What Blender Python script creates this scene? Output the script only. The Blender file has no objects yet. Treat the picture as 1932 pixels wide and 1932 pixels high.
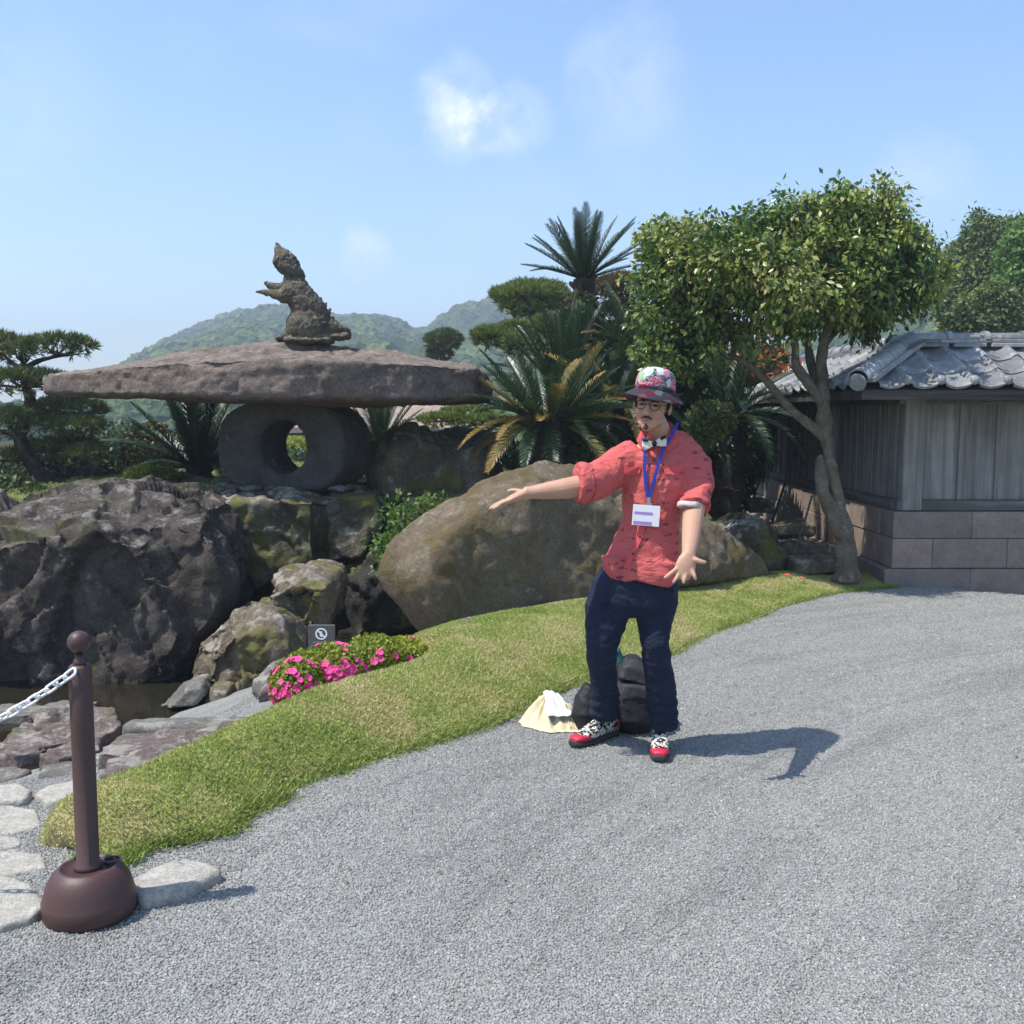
import bpy, bmesh, math, random
import numpy as np
from mathutils import Vector, Matrix, Euler

random.seed(7)
rng = np.random.default_rng(11)
SC = bpy.context.scene
COL = SC.collection
R = math.radians

# ------------------------------------------------------------------ camera
PITCH = R(5.5)
EYE = 1.6
cam_d = bpy.data.cameras.new('camera')
cam_d.sensor_width = 36.0
cam_d.lens = 36.0
cam_d.clip_start = 0.05
cam_d.clip_end = 6000
cam = bpy.data.objects.new('camera', cam_d)
cam.location = (0, 0, EYE)
cam.rotation_euler = (R(90) - PITCH, 0, 0)
COL.objects.link(cam)
SC.camera = cam

# ------------------------------------------------------------------ light
SUN_EL, SUN_AZ = R(61.5), R(20)          # azimuth: degrees towards the viewer from due left
to_sun = Vector((-math.cos(SUN_AZ) * math.cos(SUN_EL), -math.sin(SUN_AZ) * math.cos(SUN_EL), math.sin(SUN_EL)))
sun_d = bpy.data.lights.new('sun', 'SUN')
sun_d.energy = 4.3
sun_d.angle = R(0.55)
sun_d.color = (1.0, 0.955, 0.88)
sun = bpy.data.objects.new('sun', sun_d)
sun.rotation_euler = to_sun.to_track_quat('Z', 'Y').to_euler()
sun.location = (-20, -8, 40)
COL.objects.link(sun)

SKY_STRENGTH = 0.15
world = bpy.data.worlds.new('World')
SC.world = world
world.use_nodes = True
wn = world.node_tree
wn.nodes.clear()


def wnode(t, ins=None, **at):
    n = wn.nodes.new(t)
    for k, v in at.items():
        setattr(n, k, v)
    for k, v in (ins or {}).items():
        if isinstance(v, bpy.types.NodeSocket):
            wn.links.new(v, n.inputs[k])
        else:
            n.inputs[k].default_value = v
    return n


def wmath(op, a, b=0.0, c=0.0, clamp=False):
    return wnode('ShaderNodeMath', {0: a, 1: b, 2: c}, operation=op, use_clamp=clamp).outputs[0]


sky = wnode('ShaderNodeTexSky', sky_type='NISHITA')
sky.sun_disc = False
sky.sun_elevation = SUN_EL
sky.sun_rotation = math.atan2(to_sun.x, to_sun.y)
sky.altitude = 50
sky.air_density = 1.0
sky.dust_density = 0.6
sky.ozone_density = 2.2
wtc = wnode('ShaderNodeTexCoord')
wdir = wtc.outputs['Generated']


def pix_dir(u, v):
    x = (u - 966) / 1932.0
    y = (966 - v) / 1932.0
    s, c = math.sin(PITCH), math.cos(PITCH)
    return Vector((x, c + y * s, -s + y * c))


# thin fair-weather clouds: noise puffs gathered round a few directions + faint streaks over the whole sky
_wn = wnode('ShaderNodeTexNoise', {'Vector': wdir, 'Scale': 21.0, 'Detail': 6.0, 'Roughness': 0.66})
wnz = _wn.outputs['Fac']
wst = wnode('ShaderNodeMapping', {'Vector': wdir, 'Scale': (2.0, 2.0, 5.0)}).outputs[0]
wnz2 = wnode('ShaderNodeTexNoise', {'Vector': wst, 'Scale': 1.6, 'Detail': 4.0, 'Roughness': 0.6}).outputs['Fac']
tot = wmath('MULTIPLY', wmath('SUBTRACT', wnz2, 0.56, clamp=True), 0.6)
wob = _wn.outputs['Color']
wob = wnode('ShaderNodeVectorMath', {0: wob, 1: (0.5, 0.5, 0.5)}, operation='SUBTRACT').outputs[0]
wob = wnode('ShaderNodeVectorMath', {0: wob, 'Scale': 0.05}, operation='SCALE').outputs[0]
wd2 = wnode('ShaderNodeVectorMath', {0: wdir, 1: wob}, operation='ADD').outputs[0]
for (cu, cv, rad, amt) in ((862, 180, .042, .52), (872, 238, .038, .42), (915, 222, .03, .4), (965, 228, .04, .6), (1180, 150, .065, .3), (1225, 300, .06, .1),
                           (685, 474, .03, .75), (1740, 355, .055, .3), (35, 190, .08, .14), (30, 610, .06, .15)):
    d = pix_dir(cu, cv).normalized()
    dist = wnode('ShaderNodeVectorMath', {0: wd2, 1: tuple(d)}, operation='DISTANCE').outputs['Value']
    fall = wmath('SUBTRACT', 1.0, wmath('DIVIDE', dist, rad), clamp=True)
    fall = wmath('MULTIPLY', wmath('MULTIPLY', fall, wmath('SUBTRACT', 1.7, fall)), amt)
    puff = wmath('MULTIPLY', fall, wmath('MULTIPLY_ADD', wmath('SUBTRACT', wnz, 0.34, clamp=True), 3.6, 0.16))
    tot = wmath('ADD', tot, puff)
tot = wmath('MULTIPLY', tot, 0.85, clamp=True)
cmix = wnode('ShaderNodeMix', data_type='RGBA')
wn.links.new(tot, cmix.inputs[0])
hsv = wnode('ShaderNodeHueSaturation', {'Hue': 0.5, 'Saturation': 1.13, 'Value': 1.02, 'Color': sky.outputs[0]})
wn.links.new(hsv.outputs[0], cmix.inputs[6])
cmix.inputs[7].default_value = (5.9, 5.95, 6.5, 1)
bg = wnode('ShaderNodeBackground', {'Color': cmix.outputs[2], 'Strength': SKY_STRENGTH})
wout = wnode('ShaderNodeOutputWorld', {'Surface': bg.outputs[0]})

SC.view_settings.view_transform = 'Standard'
SC.view_settings.look = 'None'
SC.view_settings.gamma = 1.0
SC.view_settings.exposure = 0.72
SC.view_settings.use_curve_mapping = False
SC.render.engine = 'CYCLES'
SC.cycles.use_denoising = True
SC.cycles.max_bounces = 7
SC.cycles.diffuse_bounces = 3
SC.cycles.transparent_max_bounces = 6
SC.cycles.volume_bounces = 0
SC.cycles.use_adaptive_sampling = True
SC.cycles.adaptive_threshold = 0.02

# ------------------------------------------------------------------ geometry helpers
def P(u, v, y):
    """A point of the place seen at (u, v) of the 1932 px view, standing y metres ahead."""
    d = pix_dir(u, v)
    t = y / d.y
    return Vector((d.x * t, y, EYE + d.z * t))


def G(u, v, z=0.0):
    d = pix_dir(u, v)
    t = (z - EYE) / d.z
    return Vector((d.x * t, d.y * t, z))


def MPP(y):
    return y / 1932.0


def _h(i, j, k, seed):
    with np.errstate(over='ignore'):
        h = (i.astype(np.uint32) * np.uint32(374761393) + j.astype(np.uint32) * np.uint32(668265263)
             + k.astype(np.uint32) * np.uint32(2246822519) + np.uint32((seed * 3266489917) & 0xffffffff))
        h = (h ^ (h >> np.uint32(13))) * np.uint32(1274126177)
        h = (h ^ (h >> np.uint32(15))) * np.uint32(2246822519)
        h = h ^ (h >> np.uint32(16))
    return (h & np.uint32(0xffffff)).astype(np.float64) / 0xffffff


def vnoise(p, seed=0):
    p = np.asarray(p, float)
    f = np.floor(p)
    t = p - f
    t = t * t * t * (t * (t * 6 - 15) + 10)
    i, j, k = (f[:, a].astype(np.int64) for a in range(3))
    r = np.zeros(len(p))
    for a in (0, 1):
        for b in (0, 1):
            for c in (0, 1):
                w = (t[:, 0] if a else 1 - t[:, 0]) * (t[:, 1] if b else 1 - t[:, 1]) * (t[:, 2] if c else 1 - t[:, 2])
                r += w * _h(i + a, j + b, k + c, seed)
    return r * 2 - 1


def fbm(p, octs=4, seed=0, gain=.5):
    p = np.asarray(p, float)
    r = np.zeros(len(p)); a = 1.0; s = 0
    for o in range(octs):
        r += a * vnoise(p * (2.03 ** o) + 17.3 * o, seed + o)
        s += a
        a *= gain
    return r / s * 1.6


def worley(p, seed=0, vec=False):
    p = np.asarray(p, float)
    f = np.floor(p)
    F1 = np.full(len(p), 9.0); F2 = np.full(len(p), 9.0); cr = np.zeros(len(p))
    dv = np.zeros_like(p); g = np.zeros_like(p)
    for a in (-1, 0, 1):
        for b in (-1, 0, 1):
            for c in (-1, 0, 1):
                i, j, k = f[:, 0] + a, f[:, 1] + b, f[:, 2] + c
                I, J, K = i.astype(np.int64), j.astype(np.int64), k.astype(np.int64)
                q = np.stack([i + _h(I, J, K, seed), j + _h(I, J, K, seed + 1), k + _h(I, J, K, seed + 2)], 1)
                d = np.sqrt(((p - q) ** 2).sum(1))
                closer = d < F1
                F2 = np.where(closer, F1, np.minimum(F2, d))
                cr = np.where(closer, _h(I, J, K, seed + 3), cr)
                F1 = np.where(closer, d, F1)
                if vec:
                    dv[closer] = (p - q)[closer]
                    gg = np.stack([_h(I, J, K, seed + 4), _h(I, J, K, seed + 5), _h(I, J, K, seed + 6)], 1) * 2 - 1
                    g[closer] = gg[closer]
    return (F1, F2, cr, dv, g) if vec else (F1, F2, cr)


WLOC = {}


def wloc(o):
    l = Vector((0, 0, 0))
    while o is not None:
        l = l + o.location
        o = o.parent
    return l


def new_mesh(name, V, F, smooth=False, tint=None):
    """F: list of tuples, or an (n,k) int array (fast)"""
    me = bpy.data.meshes.new(name)
    V = np.asarray(V, dtype=np.float32)
    if isinstance(F, np.ndarray):
        n, k = F.shape
        me.vertices.add(len(V)); me.vertices.foreach_set('co', V.ravel())
        me.loops.add(n * k); me.loops.foreach_set('vertex_index', F.astype(np.int32).ravel())
        me.polygons.add(n)
        me.polygons.foreach_set('loop_start', np.arange(0, n * k, k, dtype=np.int32))
        me.update(calc_edges=True)
    else:
        me.from_pydata([tuple(map(float, v)) for v in V], [], [tuple(int(i) for i in f) for f in F])
    if smooth:
        me.polygons.foreach_set('use_smooth', np.ones(len(me.polygons), dtype=bool))
    if tint is not None:
        at = me.attributes.new('tint', 'FLOAT', 'FACE')
        at.data.foreach_set('value', np.asarray(tint, dtype=np.float32))
    me.update()
    return me


def mk(name, V, F, m, parent=None, smooth=False, origin=None, tint=None):
    V = np.asarray(V, float)
    if parent is not None:
        o0 = np.array(wloc(parent))
        loc = Vector((0, 0, 0))
    else:
        lo, hi = V.min(0), V.max(0)
        o0 = np.array([(lo[0] + hi[0]) / 2, (lo[1] + hi[1]) / 2, lo[2]]) if origin is None else np.array(origin, float)
        loc = Vector(o0)
    me = new_mesh(name, V - o0, F, smooth, tint)
    me.materials.append(m)
    o = bpy.data.objects.new(name, me)
    o.location = loc
    COL.objects.link(o)
    o.parent = parent
    return o


def inst(name, me, mat4, parent=None):
    """an object that shares mesh data; mat4 is its world matrix"""
    o = bpy.data.objects.new(name, me)
    COL.objects.link(o)
    if parent is not None:
        o.parent = parent
        mat4 = Matrix.Translation(-wloc(parent)) @ mat4
    o.matrix_basis = mat4
    return o


def empty(name, loc, label=None, cat=None, group=None):
    o = bpy.data.objects.new(name, None)
    o.empty_display_size = 0.2
    o.location = loc
    COL.objects.link(o)
    if label:
        tag(o, label, cat, group)
    return o


def tag(o, label=None, cat=None, group=None, kind=None):
    if label: o['label'] = label
    if cat: o['category'] = cat
    if group: o['group'] = group
    if kind: o['kind'] = kind
    return o


def join(parts):
    Vs, Fs, off = [], [], 0
    for V, F in parts:
        V = np.asarray(V, float)
        Vs.append(V)
        Fs += [tuple(int(i) + off for i in f) for f in F]
        off += len(V)
    return np.concatenate(Vs), Fs


def box(lo, hi, bev=0.0):
    lo = np.array(lo, float); hi = np.array(hi, float)
    if bev <= 0:
        V = [(x, y, z) for x in (lo[0], hi[0]) for y in (lo[1], hi[1]) for z in (lo[2], hi[2])]
        return np.array(V), [(0, 1, 3, 2), (4, 6, 7, 5), (0, 4, 5, 1), (2, 3, 7, 6), (0, 2, 6, 4), (1, 5, 7, 3)]
    bm = bmesh.new()
    bmesh.ops.create_cube(bm, size=1)
    for v in bm.verts:
        v.co = Vector([(lo[i] + hi[i]) / 2 + v.co[i] * (hi[i] - lo[i]) for i in range(3)])
    bmesh.ops.bevel(bm, geom=bm.edges[:], offset=bev, segments=1, affect='EDGES')
    bm.verts.ensure_lookup_table()
    V = np.array([v.co[:] for v in bm.verts]); F = [tuple(v.index for v in f.verts) for f in bm.faces]
    bm.free()
    return V, F


def tube(path, rx, ry=None, seg=10, cap=True, round_end=False, ref=(0, 1, 0), square=2.0):
    """sections perpendicular to the path; rx lies in the image plane, ry in depth"""
    path = [Vector(p) for p in path]
    n = len(path)
    rx = list(rx) if hasattr(rx, '__len__') else [rx] * n
    ry = rx if ry is None else (list(ry) if hasattr(ry, '__len__') else [ry] * n)
    if round_end:
        t0 = (path[0] - path[1]).normalized(); t1 = (path[-1] - path[-2]).normalized()
        e = []
        for f, g in ((.95, .3), (.7, .71)):
            e.append((path[0] + t0 * rx[0] * f, rx[0] * g, ry[0] * g))
        e2 = [(path[-1] + t1 * rx[-1] * f, rx[-1] * g, ry[-1] * g) for f, g in ((.7, .71), (.95, .3))]
        path = [a[0] for a in e] + path + [a[0] for a in e2]
        rx = [a[1] for a in e] + rx + [a[1] for a in e2]
        ry = [a[2] for a in e] + ry + [a[2] for a in e2]
        n = len(path)
    V, F = [], []
    ref = Vector(ref)
    prev = None
    for i in range(n):
        t = (path[min(i + 1, n - 1)] - path[max(i - 1, 0)]).normalized()
        s = t.cross(ref)
        if s.length < 1e-3:
            s = prev if prev is not None else Vector((1, 0, 0))
        s.normalize()
        if prev is not None and s.dot(prev) < 0:
            s = -s
        prev = s
        w = s.cross(t).normalized()
        for k in range(seg):
            a = 2 * math.pi * k / seg
            c, sn = math.cos(a), math.sin(a)
            if square != 2.0:
                c = math.copysign(abs(c) ** (2 / square), c); sn = math.copysign(abs(sn) ** (2 / square), sn)
            V.append(path[i] + s * (rx[i] * c) + w * (ry[i] * sn))
    for i in range(n - 1):
        for k in range(seg):
            a, b = i * seg + k, i * seg + (k + 1) % seg
            F.append((a, b, b + seg, a + seg))
    if cap:
        V.append(path[0]); V.append(path[-1])
        c0, c1 = len(V) - 2, len(V) - 1
        for k in range(seg):
            F.append((c0, (k + 1) % seg, k))
            F.append((c1, (n - 1) * seg + k, (n - 1) * seg + (k + 1) % seg))
    return np.array([v[:] for v in V]), F


def smooth_path(pts, vals, sub=4):
    """Catmull-Rom through pts (with matching values)"""
    pts = [np.array(p, float) for p in pts]
    n = len(pts); op, ov = [], []
    for i in range(n - 1):
        p0, p1, p2, p3 = pts[max(i - 1, 0)], pts[i], pts[i + 1], pts[min(i + 2, n - 1)]
        for k in range(sub):
            t = k / sub
            op.append(.5 * (2 * p1 + (p2 - p0) * t + (2 * p0 - 5 * p1 + 4 * p2 - p3) * t * t + (3 * p1 - p0 - 3 * p2 + p3) * t ** 3))
            ov.append(vals[i] * (1 - t) + vals[i + 1] * t)
    op.append(pts[-1]); ov.append(vals[-1])
    return [Vector(p) for p in op], ov


def ell(c, r, rot=None, nu=14, nv=9):
    r = np.array(r if hasattr(r, '__len__') else (r, r, r), float)
    V, F = [], []
    for j in range(1, nv):
        th = math.pi * j / nv
        for i in range(nu):
            a = 2 * math.pi * i / nu
            V.append((math.sin(th) * math.cos(a), math.sin(th) * math.sin(a), math.cos(th)))
    V += [(0, 0, 1), (0, 0, -1)]
    for j in range(nv - 2):
        for i in range(nu):
            a, b = j * nu + i, j * nu + (i + 1) % nu
            F.append((a, a + nu, b + nu, b))
    t, bt = len(V) - 2, len(V) - 1
    for i in range(nu):
        F.append((t, i, (i + 1) % nu))
        F.append((bt, (nv - 2) * nu + (i + 1) % nu, (nv - 2) * nu + i))
    V = np.array(V) * r
    if rot is not None:
        V = V @ np.array(rot).T
    return V + np.array(c, float), F


def lathe(profile, c, seg=24, closed=True):
    """profile: (radius, z) from bottom to top"""
    V, F = [], []
    c = np.array(c, float)
    for (r, z) in profile:
        for k in range(seg):
            a = 2 * math.pi * k / seg
            V.append((c[0] + r * math.cos(a), c[1] + r * math.sin(a), c[2] + z))
    n = len(profile)
    for i in range(n - 1):
        for k in range(seg):
            a, b = i * seg + k, i * seg + (k + 1) % seg
            F.append((a, b, b + seg, a + seg))
    if closed:
        F.append(tuple(reversed(range(seg))))
        F.append(tuple(range((n - 1) * seg, n * seg)))
    return np.array(V), F


def hull(pts):
    bm = bmesh.new()
    for p in pts:
        bm.verts.new(tuple(p))
    r = bmesh.ops.convex_hull(bm, input=bm.verts[:])
    kill = list({g for g in r['geom_interior'] + r['geom_unused'] if isinstance(g, bmesh.types.BMVert)})
    if kill:
        bmesh.ops.delete(bm, geom=kill, context='VERTS')
    bm.verts.index_update()
    bm.verts.ensure_lookup_table()
    V = np.array([v.co[:] for v in bm.verts]); F = [tuple(v.index for v in f.verts) for f in bm.faces]
    bm.free()
    return V, F


def remesh(parts, voxel, smooth_it=4, fac=.5):
    V, F = join(parts)
    me = new_mesh('tmp', V, F)
    o = bpy.data.objects.new('tmp', me)
    COL.objects.link(o)
    m = o.modifiers.new('r', 'REMESH'); m.mode = 'VOXEL'; m.voxel_size = voxel
    if smooth_it:
        s = o.modifiers.new('s', 'SMOOTH'); s.factor = fac; s.iterations = smooth_it
    dg = bpy.context.evaluated_depsgraph_get()
    ev = o.evaluated_get(dg)
    me2 = bpy.data.meshes.new_from_object(ev)
    n = len(me2.vertices)
    W = np.empty(n * 3, np.float32); me2.vertices.foreach_get('co', W)
    k = len(me2.polygons)
    L = np.empty(len(me2.loops), np.int32); me2.loops.foreach_get('vertex_index', L)
    bpy.data.objects.remove(o); bpy.data.meshes.remove(me); bpy.data.meshes.remove(me2)
    return W.reshape(-1, 3).astype(float), L.reshape(k, 4)


def normals(V, F):
    F = np.asarray(F)
    a, b, c = V[F[:, 0]], V[F[:, 1]], V[F[:, 2]]
    if F.shape[1] == 4:
        n = np.cross(V[F[:, 2]] - a, V[F[:, 3]] - b)
    else:
        n = np.cross(b - a, c - a)
    N = np.zeros_like(V)
    for k in range(F.shape[1]):
        np.add.at(N, F[:, k], n)
    return N / (np.linalg.norm(N, axis=1, keepdims=True) + 1e-9)


def unit(a):
    return a / (np.linalg.norm(a, axis=1, keepdims=True) + 1e-9)


def leaf_cards(pos, axis, nrm, L, W, fold=.25):
    """folded two-triangle leaves; returns V, F(array), count"""
    n = len(pos)
    axis = unit(axis)
    side = unit(np.cross(axis, nrm))
    nr = np.cross(side, axis)
    L = np.broadcast_to(np.asarray(L, float), (n,))[:, None]
    W = np.broadcast_to(np.asarray(W, float), (n,))[:, None]
    base = pos
    tip = pos + axis * L
    lf = pos + axis * L * .45 + side * W + nr * W * fold
    rt = pos + axis * L * .45 - side * W + nr * W * fold
    V = np.stack([base, rt, tip, lf], 1).reshape(-1, 3)
    i = np.arange(n)[:, None] * 4
    F = np.concatenate([i + np.array([[0, 1, 2]]), i + np.array([[0, 2, 3]])], 1).reshape(-1, 3)
    return V, F


def rand_unit(n):
    return unit(rng.normal(size=(n, 3)))
# ------------------------------------------------------------------ materials
class MT:
    def __init__(s, name):
        s.m = bpy.data.materials.new(name)
        s.m.use_nodes = True
        s.nt = s.m.node_tree
        s.nt.nodes.clear()
        s.out = s.nt.nodes.new('ShaderNodeOutputMaterial')
        s.tc = s.nt.nodes.new('ShaderNodeTexCoord')
        s.co = s.tc.outputs['Object']

    def n(s, t, ins=None, **at):
        n = s.nt.nodes.new(t)
        for k, v in at.items():
            setattr(n, k, v)
        for k, v in (ins or {}).items():
            if isinstance(v, bpy.types.NodeSocket):
                s.nt.links.new(v, n.inputs[k])
            else:
                if isinstance(v, tuple) and len(v) == 3 and len(getattr(n.inputs[k], 'default_value', (0, 0, 0))) == 4:
                    v = v + (1,)
                n.inputs[k].default_value = v
        return n

    def noise(s, scale, detail=5, rough=.55, vec=None, dist=0.0):
        return s.n('ShaderNodeTexNoise', {'Vector': vec or s.co, 'Scale': scale, 'Detail': float(detail), 'Roughness': rough, 'Distortion': dist}).outputs['Fac']

    def vor(s, scale, vec=None, feature='F1', out='Distance', rnd=1.0):
        return s.n('ShaderNodeTexVoronoi', {'Vector': vec or s.co, 'Scale': scale, 'Randomness': rnd}, feature=feature).outputs[out]

    def map(s, scale=(1, 1, 1), rot=(0, 0, 0), vec=None):
        return s.n('ShaderNodeMapping', {'Vector': vec or s.co, 'Scale': scale, 'Rotation': rot}).outputs[0]

    def ramp(s, fac, stops, interp='LINEAR'):
        n = s.nt.nodes.new('ShaderNodeValToRGB')
        n.color_ramp.interpolation = interp
        e = n.color_ramp.elements
        while len(e) < len(stops):
            e.new(0.5)
        for el, (p, c) in zip(e, stops):
            el.position = p
            el.color = (c, c, c, 1) if not hasattr(c, '__len__') else tuple(c) + (1,)
        s.nt.links.new(fac, n.inputs[0])
        return n.outputs[0]

    def mix(s, fac, a, b, mode='MIX'):
        n = s.nt.nodes.new('ShaderNodeMix')
        n.data_type = 'RGBA'; n.blend_type = mode
        for i, v in ((0, fac), (6, a), (7, b)):
            if isinstance(v, bpy.types.NodeSocket):
                s.nt.links.new(v, n.inputs[i])
            elif hasattr(v, '__len__'):
                n.inputs[i].default_value = tuple(v) + (1,) if len(v) == 3 else v
            else:
                n.inputs[i].default_value = v if i == 0 else (v, v, v, 1)
        return n.outputs[2]

    def math(s, op, a, b=0.0, clamp=False):
        return s.n('ShaderNodeMath', {0: a, 1: b}, operation=op, use_clamp=clamp).outputs[0]

    def bump(s, h, strength=.5, dist=.02, prev=None):
        ins = {'Height': h, 'Strength': strength, 'Distance': dist}
        if prev is not None:
            ins['Normal'] = prev
        return s.n('ShaderNodeBump', ins).outputs[0]

    def pbr(s, col, rough=.8, normal=None, spec=.3, metal=0.0, trans=0.0, **extra):
        ins = {'Base Color': col, 'Roughness': rough, 'Specular IOR Level': spec, 'Metallic': metal}
        if normal is not None:
            ins['Normal'] = normal
        ins.update(extra)
        p = s.n('ShaderNodeBsdfPrincipled', ins).outputs[0]
        if trans:
            t = s.n('ShaderNodeBsdfTranslucent', {'Color': col}).outputs[0]
            mx = s.n('ShaderNodeMixShader', {0: trans, 1: p, 2: t})
            p = mx.outputs[0]
        s.nt.links.new(p, s.out.inputs['Surface'])
        return s.m


def rock_mat(name, dark, mid, light, moss=0.0, mosscol=(.07, .085, .018), lichen=.3, lich=(.42, .40, .35), sc=1.0, rough=.88, bumpk=1.0, cracks=1.0):
    t = MT(name)
    n1 = t.noise(2.1 * sc, 8, .62, dist=.4)
    c = t.ramp(n1, [(.3, dark), (.5, mid), (.7, light)])
    n2 = t.noise(9 * sc, 6, .7)
    c = t.mix(t.ramp(n2, [(.3, .0), (.75, .75)]), c, tuple(x * .55 for x in mid), 'MIX')
    sp = t.noise(34 * sc, 6, .8)
    c = t.mix(.75, c, t.ramp(sp, [(.28, .3), (.5, .85), (.72, 1.35)]), 'MULTIPLY')
    ck = t.vor(3.2 * sc, vec=t.n('ShaderNodeVectorMath', {0: t.co, 1: t.n('ShaderNodeTexNoise', {'Vector': t.co, 'Scale': 4.0 * sc, 'Detail': 4.0}).outputs['Color']}, operation='ADD').outputs[0], feature='DISTANCE_TO_EDGE')
    c = t.mix(t.ramp(ck, [(.0, .55 * cracks), (.022, 0.0)]), c, tuple(x * .5 for x in dark))
    geo = t.n('ShaderNodeNewGeometry')
    nz = t.n('ShaderNodeSeparateXYZ', {0: geo.outputs['Normal']}).outputs[2]
    if lichen:
        l = t.noise(5.5 * sc, 8, .75, dist=.15)
        l = t.math('ADD', l, t.math('MULTIPLY', nz, .10))  # besides lichen spots, upward faces turn paler: lit ledge tops painted in
        lich_lit_top = t.ramp(l, [(.63 - .12 * lichen, 0.0), (.70 - .08 * lichen, 1.0)])
        c = t.mix(t.math('MULTIPLY', lich_lit_top, .75), c, lich)
    if moss:
        mo = t.noise(1.7 * sc, 6, .6, dist=.6)
        mo = t.math('ADD', mo, t.math('MULTIPLY', nz, .07))
        mo = t.math('ADD', mo, t.math('MULTIPLY', t.math('SUBTRACT', t.noise(22 * sc, 4, .7), .5), .28))
        mm = t.ramp(mo, [(.66 - .3 * moss, 0.0), (.78 - .3 * moss, 1.0)])
        mcol = t.mix(t.noise(14, 4, .7), mosscol, tuple(min(1, x * 2.1) for x in mosscol))
        c = t.mix(t.math('MULTIPLY', mm, .85), c, mcol)
    b = t.bump(t.noise(7 * sc, 8, .68), .7 * bumpk, .08)
    b = t.bump(t.noise(22 * sc, 8, .75), .7 * bumpk, .03, b)
    b = t.bump(t.noise(70 * sc, 4, .7), .5 * bumpk, .01, b)
    return t.pbr(c, rough, b, .25)


def leaf_mat(name, stops, rough=.45, trans=.28, spec=.4):
    t = MT(name)
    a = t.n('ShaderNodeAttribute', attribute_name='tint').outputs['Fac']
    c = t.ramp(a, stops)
    c = t.mix(.35, c, t.ramp(t.noise(1.6, 4), [(.3, .45), (.7, 1.25)]), 'MULTIPLY')
    return t.pbr(c, rough, None, spec, trans=trans)


def plain(name, col, rough=.6, spec=.4, bumps=0, bscale=60, metal=0, var=.25):
    t = MT(name)
    c = t.mix(t.noise(bscale * .35, 5, .6), tuple(x * (1 - var) for x in col), tuple(min(1, x * (1 + var)) for x in col))
    b = t.bump(t.noise(bscale, 4, .6), bumps, .01) if bumps else None
    return t.pbr(c, rough, b, spec, metal)


MA = {}


def tracks(t, pos):
    """faint curved rake and foot marks in the gravel"""
    d = t.n('ShaderNodeVectorMath', {0: pos, 1: (7.5, -1.5, 0.0)}, operation='SUBTRACT').outputs[0]
    x = t.n('ShaderNodeSeparateXYZ', {0: d})
    r = t.n('ShaderNodeVectorMath', {0: d}, operation='LENGTH').outputs['Value']
    a = t.math('ARCTAN2', x.outputs[1], x.outputs[0])
    v = t.n('ShaderNodeCombineXYZ', {0: t.math('MULTIPLY', r, 5.5), 1: t.math('MULTIPLY', a, 5.0), 2: 0.0}).outputs[0]
    return t.noise(1.0, 5, .65, vec=v, dist=.4)


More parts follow.
